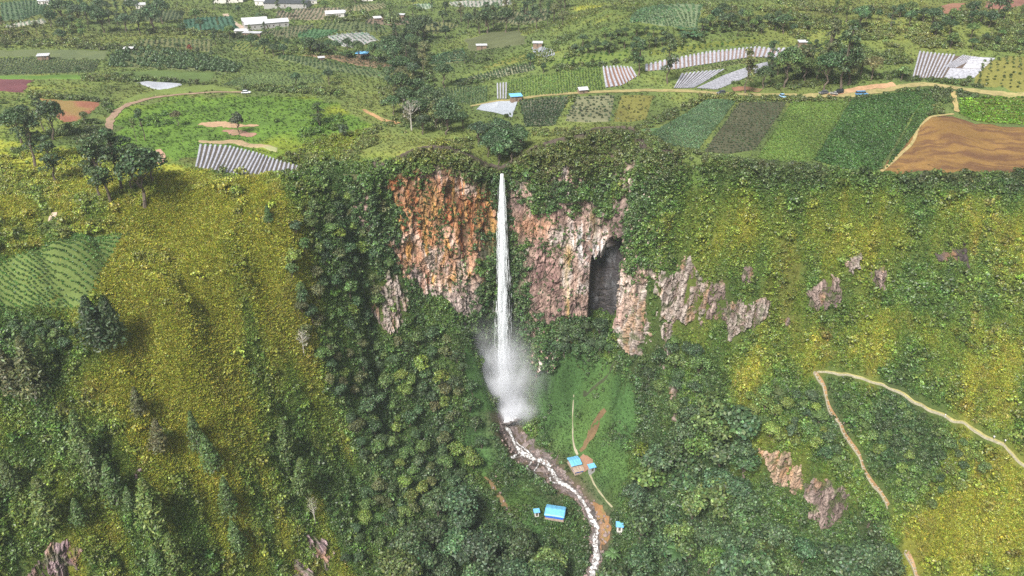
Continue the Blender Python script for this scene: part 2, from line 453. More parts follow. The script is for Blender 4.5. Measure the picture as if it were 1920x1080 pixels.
# ------------------------------------------------------------------ what grows where (colours are species colours)
YEL, OLI, GRN, DRK, BRN = map(np.array, [(.260, .272, .036), (.150, .200, .032), (.092, .155, .032), (.060, .104, .036), (.180, .155, .045)])
LSH = np.array((.100, .185, .020))
ROCKS = {
 'A': [(716, 340), (745, 312), (800, 312), (865, 290), (930, 300), (928, 420), (908, 480), (892, 560), (897, 590), (862, 607), (830, 572), (785, 532), (762, 548), (745, 500), (740, 420), (752, 392), (722, 362)],
 'B': [(702, 540), (742, 508), (760, 545), (757, 610), (720, 618), (690, 582)],
 'C': [(955, 335), (988, 345), (985, 385), (1000, 400), (1080, 385), (1130, 392), (1150, 398), (1160, 480), (1110, 500), (1108, 603), (1060, 590), (1010, 603), (990, 580), (985, 470), (958, 440)],
 'D': [(1106, 495), (1150, 440), (1168, 440), (1166, 610), (1140, 650), (1108, 603)],
 'E': [(1168, 335), (1185, 335), (1182, 395), (1172, 430), (1172, 500), (1240, 515), (1262, 490), (1262, 590), (1240, 592), (1215, 640), (1190, 668), (1155, 655), (1160, 560), (1158, 400)],
 'E1': [(1060, 318), (1085, 318), (1092, 352), (1072, 360)], 'E2': [(1002, 275), (1022, 275), (1024, 318), (1006, 320)], 'E3': [(1085, 250), (1108, 250), (1110, 295), (1085, 292)],
}
OUTC = [  # exposed
 ([(1166, 500), (1205, 505), (1222, 560), (1214, 640), (1190, 668), (1158, 652), (1160, 570)], 'tall pale cliff face right beside the dark cave recess', 'pale'),
 ([(698, 548), (742, 502), (764, 545), (760, 614), (718, 624), (688, 585)], 'pale grey rock patch in the forest left of the orange cliff', 'pale'),
 ([(1176, 340), (1190, 338), (1192, 400), (1200, 470), (1184, 480), (1172, 420)], 'narrow pale rib of rock above the cave', 'pale'),
 ([(1203, 392), (1218, 388), (1220, 440), (1206, 448)], 'small pale rock sliver in the bushes above the pale right wall', 'pale'),
 ([(1226, 448), (1240, 440), (1244, 500), (1228, 502)], 'thin upright pale rock rib left of the broken rock band', 'pale'),
 ([(1234, 612), (1262, 606), (1266, 660), (1250, 690), (1240, 660)], 'pale rock strip under the broken rock band', 'pale'),
 ([(1252, 720), (1270, 712), (1276, 780), (1262, 800)], 'lowest grey rock strip at the right edge of the gorge meadow', 'dark'),
 ([(1390, 515), (1404, 500), (1412, 520), (1398, 535)], 'tiny dark rock notch above the columned rock face', 'dark'),
 ([(1468, 590), (1484, 580), (1490, 600), (1474, 612)], 'small brown rock right of the columned rock face', 'dark'),
 ([(1226, 500), (1258, 512), (1290, 476), (1326, 530), (1322, 590), (1290, 612), (1238, 600)], 'pale broken rock band right of the amphitheatre', 'pale'),
 ([(1322, 535), (1350, 518), (1366, 556), (1356, 604), (1318, 600)], 'dark columned rock face under the grassy overhang', 'dark'),
 ([(1362, 560), (1400, 565), (1446, 556), (1440, 604), (1404, 624), (1372, 640), (1350, 604)], 'columned pinkish rock face below the yellow bush cap', 'pale'),
 ([(1512, 548), (1545, 514), (1572, 524), (1580, 564), (1526, 584)], 'brown rock ledge half hidden in bushes on the right slope', 'dark'),
 ([(1580, 486), (1608, 474), (1612, 500), (1585, 512)], 'small pinkish rock ledge high on the right slope', 'pale'),
 ([(1632, 510), (1660, 500), (1664, 545), (1640, 548)], 'narrow brown rock face in the middle of the right slope', 'dark'),
 ([(1745, 474), (1765, 478), (1790, 464), (1822, 466), (1812, 500), (1796, 497), (1785, 482), (1760, 496)], 'dark toothed rock overhang near the right edge', 'black'),
 ([(1424, 842), (1480, 846), (1514, 882), (1520, 918), (1484, 930), (1436, 888)], 'tawny bare cliff above the gorge forest', 'tawny'),
 ([(1512, 910), (1534, 890), (1598, 930), (1594, 970), (1542, 1002), (1514, 970)], 'grey streaked cliff just below the tawny one', 'dark'),
 ([(40, 1085), (95, 1012), (130, 1003), (153, 1030), (150, 1052), (128, 1085)], 'purplish rock knob in the lower left corner', 'purple'),
 ([(545, 1085), (552, 1045), (575, 1062), (590, 1085)], 'sharp narrow purplish rock at the bottom edge', 'purple'),
 ([(565, 1000), (590, 1000), (612, 1012), (626, 1050), (606, 1064), (580, 1035)], 'broad purplish rock face near the bottom edge', 'purple'),
 ([(1645, 1056), (1678, 1062), (1682, 1085), (1645, 1085)], 'small grey rock face at the foot of the right slope', 'dark'),
 ([(248, 882), (268, 880), (263, 902), (250, 906)], 'small reddish rock among the left pines', 'purple'),
]
RIVER = [(945, 783), (955, 810), (970, 838), (985, 852), (1012, 870), (1036, 888), (1048, 906), (1064, 914), (1080, 925), (1094, 944), (1104, 960), (1114, 975), (1121, 990), (1116, 1010), (1118, 1040), (1114, 1062), (1104, 1090), (1080, 1150)]
PATH_UP = [(1960, 925), (1935, 890), (1915, 868), (1890, 842), (1862, 825), (1830, 808), (1800, 790), (1765, 775), (1735, 764), (1700, 744), (1672, 729), (1640, 717), (1600, 705), (1565, 699), (1530, 697)]
PATH_DN = [(1527, 698), (1534, 710), (1545, 722), (1548, 738), (1553, 758), (1561, 778), (1575, 792), (1580, 808), (1592, 826), (1606, 845), (1616, 862), (1619, 880), (1630, 898), (1642, 912), (1656, 930), (1664, 944), (1667, 956)]
PATH_LO = [(1697, 1032), (1704, 1044), (1712, 1056), (1718, 1074), (1722, 1090)]
LFIELD = [(-60, 500), (0, 488), (140, 438), (238, 440), (215, 480), (190, 515), (165, 585), (60, 578), (-60, 565)]
MEADOW = [(1000, 650), (1100, 650), (1190, 740), (1205, 800), (1190, 900), (1150, 965), (1100, 940), (1060, 880), (1010, 830), (985, 790), (1010, 700)]
ISLAND = [(950, 900), (985, 885), (1020, 905), (1060, 940), (1085, 960), (1060, 1000), (990, 990), (955, 960)]
LFOOT = [(880, 640), (940, 760), (945, 870), (930, 930), (880, 910), (870, 850), (890, 800), (870, 720)]

def gblob(px, py, cx, cy, rx, ry):
    return np.exp(-(((px - cx) / rx) ** 2 + ((py - cy) / ry) ** 2))

def ragged(px, py, poly, x, y, amt=7.0, sc=4.0):
    wx = fbm(x / sc, y / sc, oct=3, seed=51) * amt; wy = fbm(x / sc + 40, y / sc, oct=3, seed=57) * amt
    return inpoly(px + wx, py + wy, poly)

def veg(px, py, x, y, z):
    """plant colour, and a woody-cover weight, for ground points"""
    n1 = fbm(x / 26, y / 26, oct=3, seed=31); n2 = fbm(x / 6, y / 6, oct=3, seed=32); n3 = fbm(x / 60 + 9, y / 60, oct=2, seed=33)
    n4 = fbm(x / 2.2, y / 2.2, oct=2, seed=34)
    inside = sstep(300, 345, py + n1 * 22 + n2 * 10 + sstep(420, 200, px) * 60)
    # yellowness, 0..1
    yl = np.full(px.shape, .50)
    leftS = sstep(640, 540, px + (py - 600) * -.22) * inside
    yl = yl + leftS * .20
    yl += .45 * gblob(px, py, 430, 520, 190, 130) + .42 * gblob(px, py, 330, 700, 130, 130) + .35 * gblob(px, py, 400, 880, 130, 110) + .2 * gblob(px, py, 330, 420, 150, 60)
    yl += .45 * gblob(px, py, 90, 290, 110, 60) + .25 * gblob(px, py, 20, 390, 50, 30)
    yl -= .40 * gblob(px, py, 60, 640, 150, 60) + .25 * gblob(px, py, 60, 440, 110, 40) + .25 * gblob(px, py, 180, 870, 80, 120) + .15 * gblob(px, py, 500, 900, 80, 160)
    flank = sstep(520, 640, px - (py - 500) * .12) * sstep(1000, 900, px) * inside
    yl -= flank * (.44 - .22 * sstep(680, 860, py) * sstep(860, 740, px))
    yl -= .35 * gblob(px, py, 660, 430, 80, 90)
    right = sstep(1200, 1320, px) * inside
    yl += right * (.20 + .30 * gblob(px, py, 1420, 430, 160, 60) + .32 * gblob(px, py, 1780, 430, 180, 60) + .25 * gblob(px, py, 1720, 620, 160, 60) + .55 * gblob(px, py, 1780, 1000, 70, 60) + .3 * gblob(px, py, 1880, 700, 60, 60) + .18 * gblob(px, py, 1450, 690, 120, 30) + .3 * gblob(px, py, 1870, 960, 80, 120))
    yl -= right * (.20 * gblob(px, py, 1650, 400, 90, 30) + .42 * gblob(px, py, 1700, 830, 120, 90) + .35 * gblob(px, py, 1480, 760, 90, 70) + .2 * gblob(px, py, 1600, 590, 90, 50) + .25 * gblob(px, py, 1860, 560, 60, 60))
    gor = sstep(1180, 1220, px) * sstep(1400, 1330, px) * sstep(640, 720, py); yl -= gor * .5
    lowr = sstep(870, 930, py + (px - 1450) * -.35) * sstep(1180, 1250, px) * sstep(1700, 1620, px); yl -= lowr * .45
    rimr = sstep(1180, 1260, px) * sstep(360, 320, py - (px - 1250) * .03) * inside; yl -= rimr * .35
    amphm = sstep(900, 960, px) * sstep(1260, 1180, px) * sstep(235, 250, py); yl -= amphm * .30
    fold = np.where(px < 960, fbm((x * .8 + y * .6) / 7, (x * .6 - y * .8) / 45, oct=3, seed=35), fbm((x * .93 - y * .36) / 7, (x * .36 + y * .93) / 45, oct=3, seed=36))
    yl = yl - .05 + n1 * .20 + n2 * .15 + n3 * .12 + fold * .24
    # plateau
    plat = 1 - inside
    yp = (.36 + n1 * .28 + n2 * .15 + .35 * gblob(px, py, 90, 290, 110, 60) + .35 * gblob(px, py, 1130, 25, 130, 40) + .2 * gblob(px, py, 1700, 100, 200, 50) + .3 * gblob(px, py, 810, 275, 60, 20) + .2 * gblob(px, py, 100, 170, 140, 20) - .2 * gblob(px, py, 760, 150, 60, 120))
    yl = yp * (1 - inside) + yl * inside
    yl = np.clip(yl, 0, 1.15)
    c = np.zeros(px.shape + (3,))
    stops = [(-.01, DRK), (.22, DRK * .55 + GRN * .45), (.45, GRN), (.68, OLI), (.95, YEL), (1.2, YEL)]
    for (a, ca), (b, cb) in zip(stops[:-1], stops[1:]):
        m = (yl >= a) & (yl < b)
        t = ((yl - a) / (b - a))[..., None]
        c = np.where(m[..., None], ca * (1 - t) + cb * t, c)
    # rusty dead fern
    br = sstep(.55, .95, n4 * .6 + n2 * .7 + n1 * .2) * sstep(.45, .75, yl)
    c = c * (1 - .4 * br[..., None]) + BRN * .4 * br[..., None]
    # soft grass of the talus
    wx, wy = px + fbm(x / 5, y / 5, oct=3, seed=51) * 24, py + fbm(x / 5 + 40, y / 5, oct=3, seed=57) * 24
    md = np.maximum.reduce([inpoly(wx, wy, MEADOW), inpoly(wx, wy, ISLAND), inpoly(wx, wy, LFOOT)]).astype(float) * inside
    g = np.array((.044, .090, .027)) * (1 + .35 * n2[..., None]) + np.clip(n1, 0, 1)[..., None] * np.array((.03, .03, 0))
    c = c * (1 - md[..., None]) + g * md[..., None]
    # plateau turf
    tf = plat * (1 - .8 * sstep(.75, 1.0, yl))
    turf = np.array((.088, .108, .036)) * (1 + .3 * n1[..., None]) + np.clip(n3, 0, 1)[..., None] * np.array((.05, .03, .004))
    lm = inpoly(px + fbm(x / 9, y / 9, oct=3, seed=52) * 14, py + fbm(x / 9 + 30, y / 9, oct=3, seed=53) * 8, [(210, 205), (330, 182), (560, 182), (640, 200), (690, 240), (640, 300), (330, 300), (215, 260)]).astype(float)
    turf = turf * (1 - lm[..., None]) + (np.array((.085, .150, .020)) * (1 + .25 * n2[..., None]) + np.clip(n1, 0, 1)[..., None] * np.array((.10, .05, 0))) * lm[..., None]
    c = c * (1 - tf[..., None] * .7) + turf * tf[..., None] * .7
    return np.clip(c, .004, .6), md, yl

# ------------------------------------------------------------------ the ground sheet
P3 = np.stack([MX.ravel(), MY.ravel(), MZ.ravel()], -1)
gpx, gpy, gdep = proj(P3)
gc, gmd, gyl = veg(gpx, gpy, P3[:, 0], P3[:, 1], P3[:, 2])
gsd = rim_sd(P3[:, 0], P3[:, 1])
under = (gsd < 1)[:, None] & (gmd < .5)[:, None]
gcol = np.where(under, gc * .42 + np.array((.030, .026, .012)) * .58, gc)         # earth and litter under the bushes, darkened so the gaps look shaded
wet = np.exp(-(segdist(gpx, gpy, RIVER) / 32.0) ** 2) * (gpy > 770)
gcol = gcol * (1 - wet[:, None]) + np.array((.085, .062, .045)) * wet[:, None]
wallz = ((gsd > .3) & (gsd < 5.5) & (gpx > 690) & (gpx < 1262))[:, None]
gcol = np.where(wallz, np.array((.07, .055, .045)), gcol)
m_ground = tinted('ground_cover', scale=.9, var=.45, bump=.7, bdist=.7, rough=.9, spec=.1)
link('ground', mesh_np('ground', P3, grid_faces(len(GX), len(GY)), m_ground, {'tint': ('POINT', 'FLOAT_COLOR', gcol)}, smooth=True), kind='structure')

# ------------------------------------------------------------------ cliffs of the amphitheatre
AS = [(690, 295), (705, 299), (760, 303), (800, 307), (850, 310), (900, 313), (922, 316), (958, 316), (975, 313), (1010, 310), (1060, 310), (1104, 311), (1135, 310), (1160, 304), (1176, 297), (1205, 293), (1240, 291), (1262, 290)]
ax = np.array([[(px - 960) / F * (d * CP + (CAMZ + 35) * SP), d] for px, d in AS])
L = np.concatenate([[0], np.cumsum(np.hypot(*np.diff(ax, axis=0).T))])
NS, NT = 620, 420
sv = np.linspace(0, L[-1], NS)
cx, cy = np.interp(sv, L, ax[:, 0]), np.interp(sv, L, ax[:, 1])
k = np.hanning(15); k /= k.sum()
cxs, cys = np.convolve(np.pad(cx, 7, 'edge'), k, 'valid'), np.convolve(np.pad(cy, 7, 'edge'), k, 'valid')
tx, ty = np.gradient(cxs), np.gradient(cys)
ln = np.hypot(tx, ty); nxw, nyw = -ty / ln, tx / ln                # away from the gorge
kk = np.hanning(41); kk /= kk.sum()
nxw, nyw = np.convolve(np.pad(nxw, 20, 'edge'), kk, 'valid'), np.convolve(np.pad(nyw, 20, 'edge'), kk, 'valid')
ztop = plat_rbf(cxs + nxw * 7.0, cys + nyw * 7.0) - .2
zbot = np.minimum(ground(cxs - nxw * 3.0, cys - nyw * 3.0), ground(cxs - nxw * 1.0, cys - nyw * 1.0)) - 3.0
T = np.linspace(0, 1, NT)
S2, T2 = np.meshgrid(sv, T)
Z2 = zbot[None] + (ztop - zbot)[None] * T2
lean = np.interp(T2, [0, .12, .5, .88, .97, 1], [-.5, .3, 2.0, 4.0, 5.2, 7.2])
def colpos(px):                                                     # arc length at a photo column
    return np.interp((px - 960) / F, ax[:, 0] / (ax[:, 1] * CP + (CAMZ + 35) * SP), L)
s0, s1 = colpos(1110), colpos(1163)
lean = lean + sstep(s0 - 5, s0, S2) * sstep(s1 + 7, s1 + 2, S2) * sstep(.86, 1, T2) * 9
big = fbm(S2 / 13, Z2 / 24, oct=2, seed=61) * 1.9
med = fbm(S2 / 3.6, Z2 / 8, oct=3, seed=63) * 1.0
blk = np.floor(fbm(S2 / 2.6 + 3, Z2 / 4.5, oct=2, seed=65) * 3.2) / 3.2 * .9
fine = fbm(S2 / .9, Z2 / 1.7, oct=3, seed=67) * .32
wob = fbm(S2 / 3, Z2 / 5, oct=2, seed=66) * .5
v1_, e1_ = cells(S2 / 4.2 + wob * .3, Z2 / 8 + wob * .2, 68); v2_, e2_ = cells(S2 / 1.5 + wob, Z2 / 2.6 + wob * .6, 69)
joint = np.maximum(sstep(.10, .0, e1_), .6 * sstep(.12, .0, e2_))
out = 2.7 + np.maximum(big + med * .8 + v1_ * .8 + v2_ * .42 + fine - joint * .7, -2.2)
out = out - 6 * (sstep(4, 0, S2) + sstep(L[-1] - 6, L[-1], S2))
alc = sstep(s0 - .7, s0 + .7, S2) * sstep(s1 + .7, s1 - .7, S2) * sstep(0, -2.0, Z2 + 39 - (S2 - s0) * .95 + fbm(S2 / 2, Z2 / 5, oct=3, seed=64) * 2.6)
out = out - alc * (8.0 + out * .35)
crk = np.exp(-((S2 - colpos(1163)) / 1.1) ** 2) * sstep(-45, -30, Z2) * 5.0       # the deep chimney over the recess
out = out - crk
u0 = colpos(930)
out = out - np.exp(-((S2 - u0) / 9.0) ** 2) * sstep(-50, -80, Z2) * 2.2           # undercut behind the plunge
out += np.exp(-((S2 - colpos(1045)) / 9.0) ** 2) * sstep(-20, -34, Z2) * 1.6
off = lean - out
PX = cxs[None] + nxw[None] * off; PY = cys[None] + nyw[None] * off
CV = np.stack([PX.ravel(), PY.ravel(), Z2.ravel()], -1)
cpx, cpy, _ = proj(CV)
u, v = S2.ravel(), Z2.ravel()
st = fbm(u / 2.2, v / 16, oct=4, seed=71); sp = fbm(u / 7, v / 9, oct=4, seed=73); fi = fbm(u / 1.0, v / 1.6, oct=3, seed=75)
def lerp(a, b, t): return a * (1 - t[:, None]) + np.array(b) * t[:, None]
cc = np.tile(np.array((.42, .29, .235)), (len(u), 1))
cc = lerp(cc, (.30, .20, .18), sstep(0, .8, sp))
cc = lerp(cc, (.54, .46, .42), sstep(.15, .7, -sp + st * .5))
lo = sstep(940, 925, cpx)
org = lo * sstep(560, 470, cpy + sp * 60) * sstep(700, 745, cpx)
cc = lerp(cc, (.44, .205, .075), org * (.25 + .55 * sstep(-.5, .4, sp + st * .5)))
cc = lerp(cc, (.55, .30, .10), org * sstep(.1, .7, st))
cc = lerp(cc, (.33, .10, .03), org * sstep(.25, .8, -st + sp * .4) * .8 + lo * .7 * gblob(cpx, cpy, 890, 315, 34, 40) * sstep(-.3, .5, st))
cc = lerp(cc, (.20, .115, .105), lo * sstep(.0, .6, fi * .5 + st) * gblob(cpx, cpy, 760, 325, 60, 30) + .6 * gblob(cpx, cpy, 820, 330, 40, 16) * sstep(0, .5, st))
cc = lerp(cc, (.50, .42, .39), sstep(700, 720, cpx) * lo * sstep(500, 570, cpy + sp * 30) * .7)
rt = 1 - lo
cc = lerp(cc, (.40, .185, .085), rt * .75 * gblob(cpx, cpy, 1000, 425, 40, 24))
cc = lerp(cc, (.66, .64, .63), rt * .9 * np.clip(gblob(cpx, cpy, 1095, 435, 26, 46) + gblob(cpx, cpy, 1115, 475, 26, 22), 0, 1) * sstep(-.5, .2, st + fi * .4))
cc = lerp(cc, (.50, .34, .08), rt * .85 * np.clip(np.exp(-((cpx - 1068 - (cpy - 520) * .03) / 8) ** 2) * sstep(440, 490, cpy) + gblob(cpx, cpy, 1111, 415, 8, 26), 0, 1) * sstep(-.6, .3, st))
cc = lerp(cc, (.32, .17, .155), rt * .55 * gblob(cpx, cpy, 1030, 520, 40, 60) * sstep(-.2, .6, sp))
cc = lerp(cc, (.16, .13, .13), rt * gblob(cpx, cpy, 1135, 365, 30, 34) * .9)
cc = lerp(cc, (.48, .37, .30), sstep(1162, 1172, cpx) * .6)
cc = lerp(cc, (.030, .031, .036), np.clip(alc.ravel() * 1.2, 0, 1) * .95)  # dark recess rock, with the shade inside also put into its colour
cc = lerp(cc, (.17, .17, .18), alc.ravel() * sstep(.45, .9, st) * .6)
cc = lerp(cc, (.07, .075, .03), sstep(.86, .93, T2.ravel()))
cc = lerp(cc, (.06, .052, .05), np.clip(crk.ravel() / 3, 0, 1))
wetm = np.exp(-((cpx - 935) / 45) ** 2) * sstep(560, 640, cpy) + gblob(cpx, cpy, 890, 640, 26, 50)
cc = lerp(cc, (.085, .075, .062), np.clip(wetm, 0, 1) * .85)
moss = np.exp(-((cpx - 968) / 22) ** 2) * sstep(430, 470, cpy) + np.exp(-((cpx - 918) / 16) ** 2) * sstep(400, 460, cpy) + .8 * sstep(.55, .9, fi * .6 + sp * .6)
cc = lerp(cc, (.035, .062, .022), np.clip(moss, 0, 1) * .85)
stk = fbm(u / .9, v / 28, oct=3, seed=76); cc = cc * (1 + .38 * stk[:, None])
crev = np.clip(joint.ravel() * .8 + sstep(-.3, -.8, med.ravel() + v2_.ravel() * .5 + fine.ravel()), 0, 1)
cc = cc * (1 + .22 * v2_.ravel()[:, None] + .12 * v1_.ravel()[:, None])
cc = lerp(cc, (.10, .075, .06), crev * .42)                         # darker brown in the joints and set-back parts of the face
m_rock = tinted('cliff_rock', scale=1.6, var=.4, bump=.9, bdist=.35, rough=.85, spec=.2)
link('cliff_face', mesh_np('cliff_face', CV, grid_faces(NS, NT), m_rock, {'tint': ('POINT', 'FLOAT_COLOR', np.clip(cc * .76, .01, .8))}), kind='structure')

# ------------------------------------------------------------------ rock outcrops on the slopes
RC = {'pale': ((.50, .42, .37), (.24, .165, .135)), 'dark': ((.36, .27, .235), (.14, .10, .088)), 'black': ((.10, .075, .07), (.05, .04, .04)), 'tawny': ((.50, .36, .25), (.36, .22, .15)), 'purple': ((.36, .26, .27), (.17, .095, .105))}
for poly, label, kind in OUTC:
    a = np.array(poly, float); x0, y0 = a.min(0) - 10; x1, y1 = a.max(0) + 10
    gx, gy = np.meshgrid(np.arange(x0, x1, 1.6), np.arange(y0, y1, 1.6))
    P = at(gx.ravel(), gy.ravel()); n = gnormal(P[:, 0], P[:, 1])
    wx = gx.ravel() + fbm(P[:, 0] / 2, P[:, 2] / 2, oct=3, seed=81) * 5; wy = gy.ravel() + fbm(P[:, 0] / 2 + 9, P[:, 2] / 2, oct=3, seed=82) * 5
    ins = inpoly(wx, wy, poly)
    sd = segdist(wx, wy, poly + [poly[0]]) * np.where(ins, 1, -1)
    hv = n[ins][:, :2].mean(0) if ins.any() else np.array((0, -1.0)); hv = hv / (np.hypot(*hv) + 1e-6)
    q = P[:, 0] * -hv[1] + P[:, 1] * hv[0]                          # along the contour: columns run straight up the face
    sd = sd + fbm(q / 3, P[:, 2] / 4, oct=3, seed=86) * 7
    h = sstep(-5, 8, sd) * 1.9 - .9
    col = fbm(q / 1.5, P[:, 2] / 9, oct=3, seed=83)
    v1_, e1_ = cells(q / 1.3 + col * .3, P[:, 2] / 4.2, 87); v2_, e2_ = cells(q / .7, P[:, 2] / 1.5 + col, 88)
    jt = np.maximum(sstep(.16, 0, e1_), .6 * sstep(.16, 0, e2_))
    h = h + sstep(-3, 4, sd) * (col * .8 + v1_ * .75 + v2_ * .35 - jt * .7)
    fwd = n * .5 + np.array((hv[0], hv[1], 0)) * .8; fwd /= np.linalg.norm(fwd, axis=1, keepdims=True)
    V = P + fwd * h[:, None]
    ca, cb = map(np.array, RC[kind])
    t = sstep(-.7, .6, v1_ * .6 + col * .6 + v2_ * .3)[:, None]
    c = (ca * t + cb * (1 - t)) * .7
    c = c * (1 + .35 * fbm(q / .8, P[:, 2] / 14, oct=3, seed=90)[:, None]); c = lerp(c, (.36, .20, .09), sstep(.25, .8, fbm(q / 3 + 5, P[:, 2] / 6, oct=2, seed=94)) * .5)
    c = lerp(c, (.06, .05, .042), jt * .75); c = lerp(c, (.055, .075, .022), sstep(.3, .7, fbm(q / 2, P[:, 2] / 1.6, oct=3, seed=89)) * .7)
    Fc = grid_faces(gx.shape[1], gx.shape[0]); Fc = Fc[(sd[Fc] > -6).all(1)]
    used, inv = np.unique(Fc, return_inverse=True)
    link('rock_outcrop', mesh_np('rock_outcrop', V[used], inv.reshape(Fc.shape), m_rock, {'tint': ('POINT', 'FLOAT_COLOR', c[used])}), label=label, cat='rock')

# ------------------------------------------------------------------ stream, plunge pool, waterfall, spray
def ribbon(line, width, lift, nacross=7, step=1.2, rough=0.0, seed=0):
    """a strip draped over the ground along a surveyed line; width in metres, one or per point"""
    line = np.array(line, float)
    P = at(line[:, 0], line[:, 1])[:, :2]
    l = np.concatenate([[0], np.cumsum(np.hypot(*np.diff(P, axis=0).T))])
    n = max(4, int(l[-1] / step)); s = np.linspace(0, l[-1], n)
    x, y = np.interp(s, l, P[:, 0]), np.interp(s, l, P[:, 1])
    kw = np.hanning(9); kw /= kw.sum()
    x = np.convolve(np.pad(x, 4, 'edge'), kw, 'valid'); y = np.convolve(np.pad(y, 4, 'edge'), kw, 'valid')
    w = np.interp(s, l, width) if np.ndim(width) else np.full(n, float(width))
    tx, ty = np.gradient(x), np.gradient(y); m = np.hypot(tx, ty) + 1e-9
    q = np.linspace(-.5, .5, nacross)
    jag = 1 + rough * fbm(s[:, None] / 2.5 + np.sign(q)[None] * 50, np.zeros((n, nacross)), oct=3, seed=seed)
    X = x[:, None] - (ty / m)[:, None] * q[None] * w[:, None] * jag; Y = y[:, None] + (tx / m)[:, None] * q[None] * w[:, None] * jag
    Z = ground(X, Y) + lift
    return np.stack([X.ravel(), Y.ravel(), Z.ravel()], -1), grid_faces(nacross, n), (s, q, n)

BEDW = [9, 10, 12, 13, 14, 12, 9, 7, 5.2, 4.6, 5, 7, 8, 7, 5, 4.6, 4.6, 5]
V, Fc, (s, q, n) = ribbon(RIVER, BEDW, .12, 25, .6, .35, 3)
V[:, 2] += fbm(V[:, 0] / 1.1, V[:, 1] / 1.1, oct=3, seed=91) * .35
bn = fbm(V[:, 0] / 3, V[:, 1] / 3, oct=4, seed=92)
bdx, bdy, _ = proj(V)
bc = np.tile(np.array((.095, .068, .062)), (len(V), 1)); bc = lerp(bc, (.19, .15, .14), sstep(.1, .7, bn)); bc = lerp(bc, (.04, .032, .03), sstep(.1, .7, -bn))
bc = lerp(bc, (.21, .11, .045), sstep(930, 970, bdy) * sstep(1118, 1130, bdx) * .9)
m_bed = tinted('wet_stones', scale=2.2, var=.5, bump=.8, bdist=.4, rough=.5, spec=.5)
link('stream_bed', mesh_np('stream_bed', V, Fc, m_bed, {'tint': ('POINT', 'FLOAT_COLOR', bc)}), kind='structure')

m_water, nt, b, N, Lk = new_mat('white_water')
geo = N.new('ShaderNodeNewGeometry')
n1 = nz(N, Lk, .85, 6, .72, geo.outputs['Position'])
fo = N.new('ShaderNodeAttribute'); fo.attribute_name = 'foam'
ad = N.new('ShaderNodeMath'); ad.operation = 'ADD'
Lk.new(n1.outputs['Fac'], ad.inputs[0]); Lk.new(fo.outputs['Fac'], ad.inputs[1])
r = ramp(N, Lk, ad.outputs[0], [(.50, (.075, .060, .054)), (.58, (.30, .28, .27)), (.68, (.70, .71, .72))])
Lk.new(r.outputs[0], b.inputs['Base Color']); b.inputs['Roughness'].default_value = .3
bp = N.new('ShaderNodeBump'); bp.inputs['Strength'].default_value = .8; bp.inputs['Distance'].default_value = .4
Lk.new(n1.outputs['Fac'], bp.inputs['Height']); Lk.new(bp.outputs[0], b.inputs['Normal'])
MAIN = [(948, 800), (958, 815), (966, 832), (976, 848), (998, 860), (1020, 868), (1036, 884), (1044, 900), (1060, 913), (1080, 925), (1094, 944), (1104, 960), (1108, 975), (1121, 990), (1116, 1012), (1118, 1040), (1114, 1062), (1104, 1090), (1080, 1150)]
MW = [4, 2.8, 2.6, 3.2, 4.2, 3.6, 3.0, 3.2, 3.4, 2.9, 2.6, 2.5, 2.4, 2.9, 3.6, 3.2, 3.8, 3.6, 4]
sr = bpy.data.objects.new('stream', None)
def water(name, line, w, lift, seed, parent=None, kind=None):
    V, Fc, (s, q, n) = ribbon(line, w, lift, 9, .5, .55, seed)
    qq = np.tile(q, n)
    V[:, 2] += (.25 - abs(qq)) * .5 + fbm(V[:, 0] / 1.2, V[:, 1] / 1.2, oct=3, seed=seed) * .3
    f = .085 - sstep(.2, .5, abs(qq)) * .30
    return link(name, mesh_np(name, V, Fc, m_water, {'foam': ('POINT', 'FLOAT', f.astype(np.float32))}, smooth=True), parent, kind=kind)
main = water('stream', MAIN, MW, .5, 5, kind='structure')
for line, w, sd_ in [([(976, 846), (966, 856), (955, 866), (948, 876)], 1.2, 6), ([(1000, 862), (994, 872), (986, 878), (1002, 890), (1020, 903), (1028, 914)], 1.5, 7), ([(985, 853), (972, 858), (962, 858)], 1.4, 8), ([(1010, 868), (1006, 880), (998, 888)], 1.0, 9), ([(1040, 890), (1030, 896), (1034, 906), (1046, 908)], 1.1, 10), ([(952, 806), (962, 822), (974, 835), (990, 848), (1006, 862)], 1.0, 12)]:
    water('side_channel', line, w, .45, sd_, main)

# plunge pool
pc = at1(945, 778)
ang = np.linspace(0, 2 * math.pi, 64, endpoint=False); rr = np.linspace(0, 1, 14)
A2, R2 = np.meshgrid(ang, rr)
rad = 7.5 * (1 + .18 * fbm(np.cos(A2) * 1.5, np.sin(A2) * 1.5, oct=2, seed=95))
X = pc[0] + np.cos(A2) * R2 * rad * 1.05; Y = pc[1] - 2 + np.sin(A2) * R2 * rad * .8
Z = np.full(X.shape, pc[2] + .6) - .3 + fbm(X / 2, Y / 2, oct=3, seed=96) * .5
ii = grid_faces(64, 14); wrap = np.stack([np.arange(13) * 64 + 63, np.arange(13) * 64, np.arange(13) * 64 + 64, np.arange(13) * 64 + 127], -1)
link('plunge_pool', mesh_np('plunge_pool', np.stack([X.ravel(), Y.ravel(), Z.ravel()], -1), np.vstack([ii, wrap]), m_water, {'foam': ('POINT', 'FLOAT', (.30 - .40 * R2.ravel() ** 2).astype(np.float32))}, smooth=True), kind='structure')

